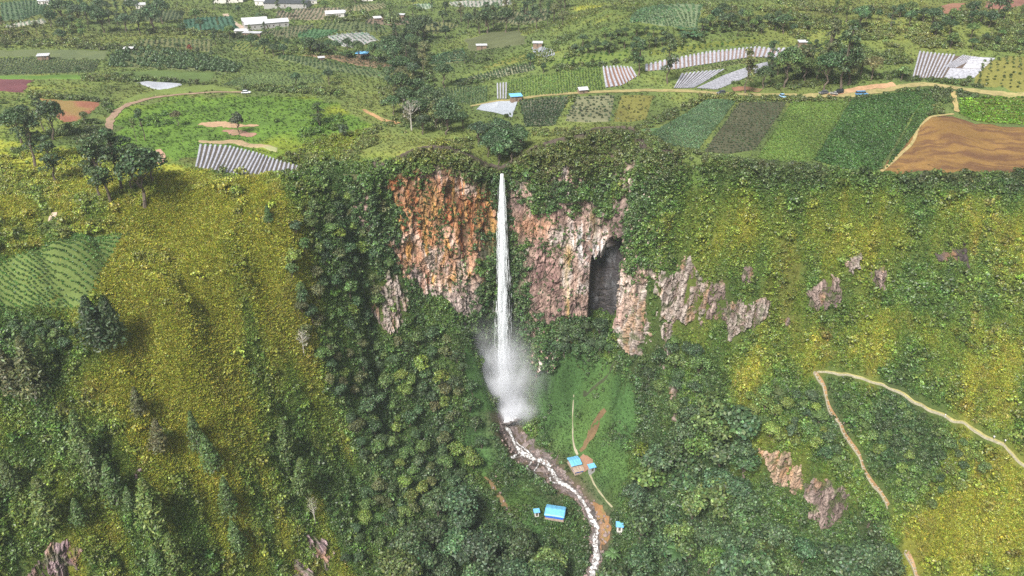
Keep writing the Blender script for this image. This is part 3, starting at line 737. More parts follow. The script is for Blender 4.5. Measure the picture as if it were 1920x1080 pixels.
# the fall: one falling column built of a rough core and many streaks of water
LIP = unproj_d(941, 326, 314.0); BASE = unproj_d(944, 775, 307.0)
def fall_c(t):
    x = LIP[0] + (BASE[0] - LIP[0]) * t; y = LIP[1] + (BASE[1] - LIP[1]) * np.sqrt(t) ; z = LIP[2] + (BASE[2] - LIP[2]) * t
    return x, y, z
def fall_w(t):
    return np.interp(t, [0, .04, .2, .45, .7, .9, 1], [1.0, 1.3, 2.1, 2.9, 3.8, 5.2, 6.8])
m_fall, nt, b, N, Lk = new_mat('falling_water')
b.inputs['Base Color'].default_value = (.80, .82, .84, 1); b.inputs['Roughness'].default_value = .7
uvn = N.new('ShaderNodeAttribute'); uvn.attribute_name = 'flow'
n1 = nz(N, Lk, 1.0, 5, .7, uvn.outputs['Vector'])
fa = N.new('ShaderNodeAttribute'); fa.attribute_name = 'body'
ad = N.new('ShaderNodeMath'); ad.operation = 'MULTIPLY_ADD'; ad.inputs[1].default_value = 1.6
Lk.new(n1.outputs['Fac'], ad.inputs[0]); 
sb = N.new('ShaderNodeMath'); sb.operation = 'SUBTRACT'; sb.inputs[1].default_value = 1.25
Lk.new(fa.outputs['Fac'], sb.inputs[0]); Lk.new(sb.outputs[0], ad.inputs[2])
ra = ramp(N, Lk, ad.outputs[0], [(.15, (0, 0, 0)), (.62, (1, 1, 1))])
tp = N.new('ShaderNodeBsdfTransparent'); tl = N.new('ShaderNodeBsdfTranslucent'); tl.inputs['Color'].default_value = (.80, .83, .86, 1)
mx0 = N.new('ShaderNodeMixShader'); mx0.inputs[0].default_value = .4
Lk.new(b.outputs[0], mx0.inputs[1]); Lk.new(tl.outputs[0], mx0.inputs[2])
mx = N.new('ShaderNodeMixShader'); Lk.new(ra.outputs[0], mx.inputs[0]); Lk.new(tp.outputs[0], mx.inputs[1]); Lk.new(mx0.outputs[0], mx.inputs[2])
Lk.new(mx.outputs[0], N['Material Output'].inputs['Surface'])
FV, FF, FL, FB = [], [], [], []
base_i = 0
def add_sheet(X, Y, Z, flow, body):
    global base_i
    nj, ni = X.shape
    FV.append(np.stack([X.ravel(), Y.ravel(), Z.ravel()], -1)); FF.append(grid_faces(ni, nj) + base_i); base_i += ni * nj
    FL.append(flow.reshape(-1, 3)); FB.append(body.ravel())
# core
th = np.linspace(0, 2 * math.pi, 29); tt = np.linspace(0, 1, 320)
TH, TT = np.meshgrid(th, tt)
x, y, z = fall_c(TT)
zz = (1 - TT) * 118
nn = fbm(np.cos(TH) * 1.2, np.sin(TH) * 1.2, zz / 7, oct=4, seed=101)
wr = fall_w(TT) * .56 * (1 + .35 * nn)
add_sheet(x + np.cos(TH) * wr, y + np.sin(TH) * wr * .55, z, np.stack([np.cos(TH) * 2.5, np.sin(TH) * 2.5, zz / 5], -1), np.clip(1.12 - .15 * TT, 0, 2))
for i in range(520):
    t0 = rng.uniform(-.05, .72); ln_ = rng.uniform(.06, .26); t = np.linspace(max(0, t0), min(1, t0 + ln_), 26)
    ox, oy = rng.normal(0, .5), rng.uniform(-.7, .5)
    x, y, z = fall_c(t); w = fall_w(t)
    hw = rng.uniform(.12, .5) * (1 + t) * np.sin(np.linspace(0.15, math.pi - .15, len(t)))
    wob = vnoise(t * 30 + i * 7, t * 0 + i, seed=103) * .18
    X = np.stack([x + w * ox + wob - hw, x + w * ox + wob, x + w * ox + wob + hw], -1); yy = y + w * oy * .7
    Y = np.stack([yy + .15, yy - .12, yy + .15], -1); Z = np.stack([z, z, z], -1)
    fl = np.stack([X * 1.6 + i, np.full(X.shape, i * 1.3), Z / 3.2], -1)
    e = np.minimum(np.arange(len(t)), len(t) - 1 - np.arange(len(t))) / (len(t) / 2)
    bd = (np.array([.25, 1.0, .25])[None] * np.clip(e * 2.2, 0, 1)[:, None] * np.interp(t, [0, .55, .95], [1, 1, .55])[:, None] * (.72 + .3 * rng.random())) * np.clip(1.25 - abs(ox) * .35, .5, 1)
    add_sheet(X, Y, Z, fl, bd)
link('waterfall', mesh_np('waterfall', np.vstack(FV), np.vstack(FF), m_fall, {'flow': ('POINT', 'FLOAT_VECTOR', np.vstack(FL)), 'body': ('POINT', 'FLOAT', np.concatenate(FB).astype(np.float32))}, smooth=True), kind='structure')

# spray thrown up round the foot of the fall
def spray(name, c, rad, dens, nscale, lift=0.0):
    bm = bmesh.new(); bmesh.ops.create_icosphere(bm, subdivisions=4, radius=1.0)
    for vv in bm.verts: vv.co = Vector((vv.co.x * rad[0], vv.co.y * rad[1], vv.co.z * rad[2]))
    me = bpy.data.meshes.new(name); bm.to_mesh(me); bm.free()
    m = bpy.data.materials.new(name); m.use_nodes = True; N, Lk = m.node_tree.nodes, m.node_tree.links
    N.remove(N['Principled BSDF'])
    pv = N.new('ShaderNodeVolumePrincipled'); pv.inputs['Color'].default_value = (.95, .96, 1, 1); pv.inputs['Anisotropy'].default_value = 0
    tc = N.new('ShaderNodeTexCoord')
    mp = N.new('ShaderNodeMapping'); mp.inputs['Scale'].default_value = (1 / rad[0], 1 / rad[1], 1 / rad[2])
    Lk.new(tc.outputs['Object'], mp.inputs['Vector'])
    ln = N.new('ShaderNodeVectorMath'); ln.operation = 'LENGTH'; Lk.new(mp.outputs[0], ln.inputs[0])
    fall = N.new('ShaderNodeMapRange'); fall.interpolation_type = 'SMOOTHSTEP'
    for k_, v_ in zip(('From Min', 'From Max', 'To Min', 'To Max'), (.0, 1.0, 1.0, 0.0)): fall.inputs[k_].default_value = v_
    Lk.new(ln.outputs['Value'], fall.inputs['Value'])
    n = nz(N, Lk, nscale, 4, .6, tc.outputs['Object'])
    mr = N.new('ShaderNodeMapRange')
    for k_, v_ in zip(('From Min', 'From Max', 'To Min', 'To Max'), (.36, .66, 0.0, 1.0)): mr.inputs[k_].default_value = v_
    Lk.new(n.outputs['Fac'], mr.inputs['Value'])
    m1 = N.new('ShaderNodeMath'); m1.operation = 'MULTIPLY'; Lk.new(fall.outputs[0], m1.inputs[0]); Lk.new(fall.outputs[0], m1.inputs[1])
    m2 = N.new('ShaderNodeMath'); m2.operation = 'MULTIPLY'; Lk.new(m1.outputs[0], m2.inputs[0]); Lk.new(mr.outputs[0], m2.inputs[1])
    m3 = N.new('ShaderNodeMath'); m3.operation = 'MULTIPLY'; m3.inputs[1].default_value = dens; Lk.new(m2.outputs[0], m3.inputs[0])
    Lk.new(m3.outputs[0], pv.inputs['Density']); Lk.new(pv.outputs[0], N['Material Output'].inputs['Volume'])
    me.materials.append(m)
    link(name, me, loc=c, kind='stuff')
foot = (BASE[0], BASE[1] - 3, BASE[2] + 4)
spray('spray', (foot[0], foot[1] - 2, foot[2] + 1), (24, 13, 15), 1.5, .11)
spray('falling_mist', ((LIP[0] + BASE[0]) / 2 + .5, BASE[1] - 1, BASE[2] + 32), (7.5, 5, 42), .16, .12)
spray('mist', (foot[0] - 2.5, foot[1] + 1, foot[2] + 16), (32, 17, 42), .32, .07)
# ------------------------------------------------------------------ leaf and plant meshes
def leaves(C, Nrm, size, elong=1.5, bias=1.0, rs=rng, var=.42, hue=.12):
    """diamond leaves at C facing roughly along Nrm; returns verts, faces, per-vertex leaf colour factor"""
    n = len(C)
    d = Nrm * bias + rs.normal(0, .6, (n, 3)); d /= np.linalg.norm(d, axis=1, keepdims=True) + 1e-9
    a = np.cross(d, rs.normal(0, 1, (n, 3))); a /= np.linalg.norm(a, axis=1, keepdims=True) + 1e-9
    b = np.cross(d, a)
    s = (np.asarray(size) * rs.uniform(.65, 1.3, n))[:, None]
    l, w = s * .5 * elong ** .5, s * .5 / elong ** .5
    V = np.stack([C - a * l, C + b * w + d * s * .06, C + a * l, C - b * w + d * s * .06], 1).reshape(-1, 3)
    Fc = np.arange(4 * n).reshape(n, 4)
    g = np.exp(rs.normal(0, var, n))
    cv = np.stack([g * (1 + rs.normal(0, hue, n)), g, g * (1 + rs.normal(0, hue, n))], -1)
    return V, Fc, np.repeat(np.clip(cv, .15, 2.6), 4, 0)

def cat_mesh(name, parts, mat):
    Vs, Fs, Cs, o = [], [], [], 0
    for V, Fc, c in parts:
        Vs.append(V); Fs.append(Fc + o); Cs.append(c); o += len(V)
    return mesh_np(name, np.vstack(Vs), np.vstack(Fs), mat, {'leafvar': ('POINT', 'FLOAT_COLOR', np.vstack(Cs))})

def unit(rs, n):
    v = rs.normal(0, 1, (n, 3)); return v / np.linalg.norm(v, axis=1, keepdims=True)

def dome_points(rs, n, lobes, rx, rz):
    """points on the upper parts of a handful of lobes -> lumpy outline"""
    k = rs.integers(0, len(lobes), n)
    v = unit(rs, n); v[:, 2] = np.where(v[:, 2] < -.35, -v[:, 2], v[:, 2])
    c = lobes[k, :3]; r = lobes[k, 3:4]
    P = c + v * r * rs.uniform(.72, 1.05, (n, 1)) * np.array((1, 1, rz / rx))
    return P, v

M_UND = leaf_mat('shrub_leaves', 'INSTANCER', gloss=.5, rough=.42)
M_CRN = leaf_mat('tree_leaves', 'OBJECT', gloss=.4, rough=.45)

def bush_mesh(seed, n=46, size=.55, elong=1.5):
    rs = np.random.default_rng(seed)
    m = 5
    lob = np.hstack([rs.uniform(-.55, .55, (m, 2)), rs.uniform(.25, .65, (m, 1)), rs.uniform(.38, .62, (m, 1))])
    P, v = dome_points(rs, n, lob, 1, .9)
    V, Fc, c = leaves(P, v + np.array((0, 0, .35)), size, elong, .9, rs)
    return cat_mesh('bush', [(V, Fc, c)], M_UND)

def fern_mesh(seed, nf=13):
    rs = np.random.default_rng(seed); V, Fc, C = [], [], []
    for i in range(nf):
        a = rs.uniform(0, 6.28); L_ = rs.uniform(.7, 1.25); up = rs.uniform(.35, 1.1)
        d = np.array((math.cos(a), math.sin(a), 0)); s = np.array((-d[1], d[0], 0))
        t = np.array([0.05, .4, .75, 1.0]); ctr = d[None] * (t * L_)[:, None] + np.array((0, 0, 1))[None] * (up * (t * 1.5 - t * t * 1.15))[:, None]
        w = np.array([.05, .2, .17, .02]) * rs.uniform(.8, 1.3)
        b0 = len(V) * 8
        V.append(np.stack([ctr - s * w[:, None], ctr + s * w[:, None]], 1).reshape(-1, 3))
        Fc += [[b0 + 2 * k, b0 + 2 * k + 1, b0 + 2 * k + 3, b0 + 2 * k + 2] for k in range(3)]
        C.append(np.tile(np.exp(rs.normal(0, .35)) * (1 + rs.normal(0, .12, 3)), (8, 1)))
    return cat_mesh('fern', [(np.vstack(V), np.array(Fc), np.clip(np.vstack(C), .2, 2.4))], M_UND)

def tuft_mesh(seed, n=16, h=1.0):
    rs = np.random.default_rng(seed); V, Fc, C = [], [], []
    for i in range(n):
        a = rs.uniform(0, 6.28); r = rs.uniform(0, .35); o = np.array((math.cos(a) * r, math.sin(a) * r, 0)); lean = np.array((math.cos(a), math.sin(a), 0)) * rs.uniform(.2, .7)
        s = np.array((-math.sin(a), math.cos(a), 0)) * .09; H = h * rs.uniform(.6, 1.2)
        b0 = 4 * i
        V += [o - s, o + s, o + lean * H * .5 + s * .8 + (0, 0, H * .7), o + lean * H + (0, 0, H * .8)]
        Fc.append([b0, b0 + 1, b0 + 2, b0 + 3]); C += [np.exp(rs.normal(0, .3)) * (1 + rs.normal(0, .1, 3))] * 4
    return cat_mesh('tuft', [(np.array(V), np.array(Fc), np.clip(np.array(C), .2, 2.2))], M_UND)

def crop_mesh(seed, n=12):
    rs = np.random.default_rng(seed)
    v = unit(rs, n); v[:, 2] = abs(v[:, 2])
    return cat_mesh('crop', [leaves(v * np.array((.4, .4, .4)) + (0, 0, .15), v, .5, 1.6, 1.0, rs, .3, .1)], M_UND)

def palette(name, meshes):
    c = bpy.data.collections.new(name)
    for i, me in enumerate(meshes):
        o = bpy.data.objects.new('%s_%02d' % (name, i), me); c.objects.link(o)
    return c

PAL_BUSH = palette('shrub', [bush_mesh(i, 46, .5) for i in range(5)] + [fern_mesh(20 + i) for i in range(3)])
PAL_BIG = palette('big_shrub', [bush_mesh(40 + i, 120, .30, 1.4) for i in range(5)])
PAL_TUFT = palette('tuft', [tuft_mesh(60 + i) for i in range(4)])
PAL_CROP = palette('crop', [crop_mesh(80 + i) for i in range(4)])

_gn = {}
def gn_group(pal):
    if pal.name in _gn: return _gn[pal.name]
    g = bpy.data.node_groups.new('scatter_' + pal.name, 'GeometryNodeTree')
    g.interface.new_socket('Geometry', in_out='INPUT', socket_type='NodeSocketGeometry')
    g.interface.new_socket('Geometry', in_out='OUTPUT', socket_type='NodeSocketGeometry')
    N, Lk = g.nodes, g.links
    gi, go = N.new('NodeGroupInput'), N.new('NodeGroupOutput')
    ip = N.new('GeometryNodeInstanceOnPoints'); ci = N.new('GeometryNodeCollectionInfo')
    ci.inputs['Collection'].default_value = pal; ci.inputs['Separate Children'].default_value = True; ci.inputs['Reset Children'].default_value = True
    def na(nm, typ):
        n = N.new('GeometryNodeInputNamedAttribute'); n.data_type = typ; n.inputs['Name'].default_value = nm
        return n.outputs[0]
    m2p = N.new('GeometryNodeMeshToPoints')
    Lk.new(gi.outputs[0], m2p.inputs[0]); Lk.new(m2p.outputs[0], ip.inputs['Points'])
    Lk.new(ci.outputs[0], ip.inputs['Instance']); ip.inputs['Pick Instance'].default_value = True
    Lk.new(na('variant', 'INT'), ip.inputs['Instance Index'])
    Lk.new(na('rot', 'FLOAT_VECTOR'), ip.inputs['Rotation']); Lk.new(na('scl', 'FLOAT_VECTOR'), ip.inputs['Scale'])
    Lk.new(ip.outputs[0], go.inputs[0])
    _gn[pal.name] = g
    return g

def scatter(name, pal, P, scl, tint, nvar, normal=None, tilt=.35, parent=None, kind='stuff', flat=1.0):
    n = len(P)
    me = bpy.data.meshes.new(name); me.vertices.add(n); me.vertices.foreach_set('co', np.asarray(P, np.float32).ravel())
    yaw = rng.uniform(0, 6.28, n)
    rot = np.zeros((n, 3), np.float32)
    if normal is not None:
        # lean part of the way towards the slope's normal
        lx, ly = normal[:, 0] * tilt, normal[:, 1] * tilt
        rot[:, 0] = -ly; rot[:, 1] = lx
    rot[:, 0] += rng.normal(0, .15, n); rot[:, 1] += rng.normal(0, .15, n); rot[:, 2] = yaw
    sc = np.stack([scl, scl, scl * flat * rng.uniform(.75, 1.25, n)], -1)
    tint = np.asarray(tint) * np.exp(rng.normal(0, .16, (n, 1))) * (1 + rng.normal(0, .06, (n, 3)))
    for nm, typ, arr, key in (('rot', 'FLOAT_VECTOR', rot, 'vector'), ('scl', 'FLOAT_VECTOR', sc, 'vector'), ('tint', 'FLOAT_COLOR', np.hstack([np.clip(tint, .003, .7), np.ones((n, 1))]), 'color'), ('variant', 'INT', rng.integers(0, nvar, n).astype(np.int32), 'value')):
        a = me.attributes.new(nm, typ, 'POINT')
        a.data.foreach_set(key, (np.asarray(arr, np.float32) if typ != 'INT' else arr).ravel())
    o = link(name, me, parent, kind=kind)
    md = o.modifiers.new('scatter', 'NODES'); md.node_group = gn_group(pal)
    return o

# ------------------------------------------------------------------ fields
m_soil = tinted('field_soil', scale=1.1, var=.28, bump=.5, bdist=.3, rough=.95, spec=.08)
m_plastic = plain('mulch_plastic', (.28, .28, .31), rough=.5, var=.4, scale=.9, bump=.2, spec=.5)
m_plastic_grey = plain('old_mulch_plastic', (.25, .27, .30), rough=.45, var=.16, scale=.6, bump=.2, spec=.4)
FIELD_POLYS = []

def polyl(line, n):
    P = at(*np.array(line, float).T)[:, :2]
    l = np.concatenate([[0], np.cumsum(np.hypot(*np.diff(P, axis=0).T))])
    s = np.linspace(0, l[-1], n)
    return np.stack([np.interp(s, l, P[:, 0]), np.interp(s, l, P[:, 1])], -1), l[-1]

class Patch:
    """ground between a far edge and a near edge; u runs along the edges, v from far to near"""
    def __init__(s, top, bot):
        s.a, la = polyl(top, 64); s.b, lb = polyl(bot, 64); s.lu = (la + lb) / 2
        s.lv = float(np.mean(np.hypot(*(s.a - s.b).T)))
        FIELD_POLYS.append(list(top) + list(bot)[::-1])
    def xy(s, u, v):
        q = np.linspace(0, 1, 64)
        ax_, ay_ = np.interp(u, q, s.a[:, 0]), np.interp(u, q, s.a[:, 1]); bx_, by_ = np.interp(u, q, s.b[:, 0]), np.interp(u, q, s.b[:, 1])
        return ax_ * (1 - v) + bx_ * v, ay_ * (1 - v) + by_ * v

def soil(name, p, col, lift=.18, col2=None, streak=0.0, parent=None):
    nu, nv = int(np.clip(p.lu / 1.2, 8, 140)), int(np.clip(p.lv / 1.2, 8, 140))
    U, Vv = np.meshgrid(np.linspace(0, 1, nu), np.linspace(0, 1, nv))
    x, y = p.xy(U, Vv)
    if name in ('field', 'turf_plot', 'bare_strip', 'ploughed_field'):
        x = x + fbm(x / 6, y / 6, oct=3, seed=125) * 1.3; y = y + fbm(x / 6 + 9, y / 6, oct=3, seed=126) * 1.6
    e = np.minimum.reduce([U * p.lu, (1 - U) * p.lu, Vv * p.lv, (1 - Vv) * p.lv])
    z = ground(x, y) + lift - .5 * sstep(.6, 0, e)
    n1 = fbm(x / 9, y / 9, oct=3, seed=121).ravel(); n2 = fbm(U * p.lu / 14, Vv * p.lv / 1.6, oct=3, seed=123).ravel()
    c = np.array(col)[None] * (1 + .16 * n1[:, None])
    if col2 is not None: c = lerp(c, col2, sstep(-.3, .5, n1 * (1 - streak) + n2 * streak))
    return link(name, mesh_np(name, np.stack([x.ravel(), y.ravel(), z.ravel()], -1), grid_faces(nu, nv), m_soil, {'tint': ('POINT', 'FLOAT_COLOR', np.clip(c, .01, .7))}, smooth=True), parent, kind='structure')

def mulch(p, n, col, along='v', frac=.62, mat=None, h=.30, u0=0, u1=1, v0=0, v1=1, base=None, skew=0.0):
    f = base or soil('mulched_field', p, col)
    for i in range(n):
        m = 16
        t = np.linspace(.01, .99, m); c = (i + .5) / n; w = frac / n * (1 + rng.normal(0, .06))
        prof = np.array([-.5, -.32, .32, .5]); ph = np.array([-.12, 1, 1, -.12])
        q = c + prof[None] * w + (vnoise(t * 4 + i, t * 0, seed=131) * .04 / n)[:, None]
        tt_ = np.repeat(t[:, None], 4, 1)
        if along == 'v': U, Vv = u0 + (u1 - u0) * (q + skew * (tt_ - .5)), v0 + (v1 - v0) * tt_
        else: U, Vv = u0 + (u1 - u0) * tt_, v0 + (v1 - v0) * q
        U = np.clip(U, 0, 1); Vv = np.clip(Vv, 0, 1)
        x, y = p.xy(U, Vv)
        z = ground(x, y) + .2 + ph[None] * h
        link('mulch_strip', mesh_np('mulch_strip', np.stack([x.ravel(), y.ravel(), z.ravel()], -1), grid_faces(4, m), mat or m_plastic), f)
    return f

def crop(p, rows, col, plant, along='v', spacing=1.0, size=.9, gap=.0, jitter=.12, f=None, name='crop_field', soilmix=None, flat=.9):
    f = f or soil(name, p, col, col2=soilmix)
    ln_ = p.lv if along == 'v' else p.lu
    m = max(4, int(ln_ / spacing))
    q, t = np.meshgrid((np.arange(rows) + .5) / rows, (np.arange(m) + .5) / m)
    q = q + rng.normal(0, jitter / rows, q.shape); t = t + rng.normal(0, .3 / m, t.shape)
    U, Vv = (q, t) if along == 'v' else (t, q)
    keep = rng.random(q.shape) > gap
    x, y = p.xy(np.clip(U, .005, .995)[keep], np.clip(Vv, .005, .995)[keep])
    n1 = fbm(x / 12, y / 12, oct=3, seed=141)
    P = np.stack([x, y, ground(x, y) + .15], -1)
    tint = np.array(plant)[None] * (1 + .28 * n1[:, None])
    scatter('crop_rows', PAL_CROP, P, size * rng.uniform(.75, 1.25, len(P)), tint, 4, parent=f, flat=flat)
    return f

DKS, BRS = (.075, .062, .048), (.15, .085, .06)
# plastic-mulched plots
mulch(Patch([(372, 271), (432, 274), (480, 286), (520, 300), (584, 318)], [(364, 315), (440, 328), (495, 330), (540, 326), (585, 320)]), 28, DKS, frac=.60)
soil('bare_strip', Patch([(372, 264), (450, 263), (524, 276)], [(372, 269), (440, 272), (525, 286)]), (.30, .22, .13), col2=(.24, .25, .12))
ps = soil('plastic_sheet', Patch([(256, 155), (275, 152), (342, 158)], [(289, 167), (300, 169.5), (340, 160)]), (.30, .31, .34), lift=.5)
del ps['kind']; ps['label'] = 'white plastic sheet spread flat above the curve of the dirt road'; ps['category'] = 'sheet'
mulch(Patch([(902, 197), (935, 191), (972, 189)], [(893, 206), (930, 212), (961, 221)]), 13, (.16, .18, .19), 'h', .7, m_plastic_grey, .22)
mulch(Patch([(930, 157), (952, 155)], [(931, 187), (951, 187)]), 4, (.10, .11, .05), frac=.55)
mulch(Patch([(1128, 125), (1160, 124), (1186, 127)], [(1134, 166), (1165, 162), (1196, 143)]), 9, BRS, frac=.55)
mulch(Patch([(1208, 122), (1270, 109), (1330, 97), (1420, 88), (1503, 88)], [(1208, 135), (1270, 131), (1330, 121), (1420, 108), (1490, 104)]), 36, (.17, .12, .10), frac=.62)
crop(Patch([(1282, 131), (1330, 124), (1420, 110)], [(1280, 136), (1330, 132), (1410, 117)]), 5, (.12, .13, .06), (.09, .12, .035), 'h', 1.6, 1.0)
mulch(Patch([(1276, 139), (1320, 134), (1360, 130)], [(1262, 167), (1282, 167), (1300, 166)]), 11, (.07, .06, .055), frac=.66)
mulch(Patch([(1303, 167), (1355, 143), (1440, 117)], [(1345, 169), (1385, 152), (1442, 128)]), 9, (.13, .12, .11), 'h', .72)
p9 = Patch([(1722, 96), (1800, 103), (1867, 110)], [(1709, 147), (1770, 148), (1828, 146)])
f9 = soil('mulched_field', p9, (.10, .075, .06))
mulch(p9, 10, None, 'v', .62, u0=0, u1=.50, base=f9)
mulch(p9, 6, None, 'v', .6, u0=.50, u1=.68, v0=0, v1=.55, base=f9, skew=-.9)
mulch(p9, 9, None, 'h', .74, u0=.52, u1=1, v0=.56, v1=1, base=f9)
mulch(p9, 7, None, 'h', .66, u0=.69, u1=1, v0=0, v1=.54, base=f9)
# the right-hand terraces by the cliff
crop(Patch([(1322, 189), (1350, 187), (1380, 190)], [(1218, 252), (1258, 275), (1310, 281)]), 46, (.085, .10, .05), (.085, .145, .062), spacing=1.0, size=.75, name='crop_field')
soil('turf_plot', Patch([(1197, 243), (1240, 236), (1262, 226)], [(1208, 250), (1220, 248), (1240, 244)]), (.07, .12, .05))
crop(Patch([(1383, 192), (1430, 189), (1480, 190)], [(1315, 286), (1365, 290), (1418, 281)]), 26, (.06, .06, .035), (.05, .075, .030), 'h', 1.0, .8, gap=.12)
crop(Patch([(1484, 191), (1540, 190), (1592, 188)], [(1420, 298), (1470, 305), (1523, 304)]), 60, (.10, .145, .034), (.098, .158, .030), 'v', 1.3, .8, flat=.6, jitter=.5)
crop(Patch([(1596, 187), (1660, 178), (1742, 168)], [(1526, 302), (1580, 318), (1642, 326)]), 44, (.055, .075, .028), (.050, .105, .024), 'v', 1.2, 1.1)
crop(Patch([(1742, 168), (1756, 200)], [(1660, 318), (1712, 250)]), 14, (.055, .075, .028), (.055, .105, .024), 'v', 1.2, 1.1)
p5 = Patch([(1716, 240), (1740, 222), (1790, 216), (1830, 230), (1925, 236), (2010, 240)], [(1650, 327), (1740, 330), (1830, 330), (1925, 326), (2010, 326)])
soil('ploughed_field', p5, (.175, .102, .036), col2=(.105, .056, .030), streak=.75)
crop(Patch([(1800, 186), (1860, 180), (1925, 178), (2010, 180)], [(1798, 214), (1830, 229), (1880, 233), (2010, 236)]), 10, (.075, .09, .02), (.115, .215, .018), 'h', .8, 1.35)
# plots above the fall
crop(Patch([(952, 152), (1040, 138), (1126, 124)], [(950, 186), (1040, 178), (1132, 168)]), 34, (.10, .14, .035), (.085, .14, .035), 'v', 1.1, .95)
crop(Patch([(818, 165), (870, 162), (914, 163)], [(838, 192), (880, 196), (914, 190)]), 18, (.09, .115, .045), (.065, .11, .04), 'v', 1.2, 1.0)
crop(Patch([(852, 152), (900, 140), (950, 126), (1000, 118)], [(868, 158), (920, 150), (960, 141), (1004, 132)]), 26, (.16, .16, .10), (.055, .09, .035), 'v', 1.0, 1.2)
crop(Patch([(972, 190), (1020, 184), (1072, 180)], [(985, 240), (1010, 240), (1040, 236)]), 17, (.105, .105, .07), (.045, .075, .03), 'v', 1.1, 1.1)
crop(Patch([(1078, 181), (1120, 178), (1156, 177)], [(1056, 228), (1100, 231), (1146, 229)]), 12, (.15, .15, .085), (.06, .085, .04), 'h', 1.5, 1.3, gap=.3)
crop(Patch([(1162, 178), (1200, 177), (1228, 179)], [(1146, 229), (1180, 230), (1214, 224)]), 14, (.13, .125, .035), (.10, .105, .03), 'h', 1.6, 1.0, gap=.35)
crop(Patch([(806, 108), (840, 98), (872, 92)], [(806, 124), (840, 120), (868, 116)]), 6, (.11, .12, .055), (.055, .105, .045), 'h', 1.0, 1.7)
soil('turf_plot', Patch([(870, 75), (920, 60), (975, 58)], [(880, 98), (920, 92), (990, 82)]), (.085, .095, .045))
mulch(Patch([(994, 90), (1020, 87), (1040, 100)], [(1005, 106), (1020, 108), (1042, 104)]), 9, (.15, .16, .14), 'v', .6, m_plastic_grey)
# left plateau
crop(Patch([(-60, 112), (60, 108), (188, 114)], [(-60, 140), (60, 140), (176, 136)]), 46, (.115, .135, .055), (.07, .10, .04), 'v', 1.2, 1.0)
soil('turf_plot', Patch([(-60, 96), (60, 92), (204, 95)], [(-60, 108), (60, 107), (196, 112)]), (.105, .125, .055), col2=(.085, .105, .05))
soil('turf_plot', Patch([(-60, 141), (100, 141), (180, 138)], [(-60, 149), (60, 149), (150, 150)]), (.085, .15, .03))
soil('ploughed_field', Patch([(-60, 150), (0, 147), (62, 150)], [(-60, 172), (0, 172), (44, 174)]), (.125, .050, .055))
soil('ploughed_field', Patch([(66, 184), (130, 188), (196, 192)], [(90, 208), (120, 230), (150, 226)]), (.22, .095, .060), col2=(.19, .13, .05))
soil('turf_plot', Patch([(205, 136), (300, 132), (405, 136)], [(200, 140), (290, 150), (395, 157)]), (.075, .11, .035))
crop(Patch([(425, 158), (460, 140), (520, 134), (600, 140)], [(418, 160), (470, 162), (540, 160), (610, 155)]), 18, (.095, .13, .045), (.085, .125, .045), 'h', 1.6, .8)
soil('turf_plot', Patch([(225, 190), (300, 166), (400, 158), (455, 172)], [(230, 194), (300, 178), (400, 170), (456, 173)]), (.115, .15, .04))
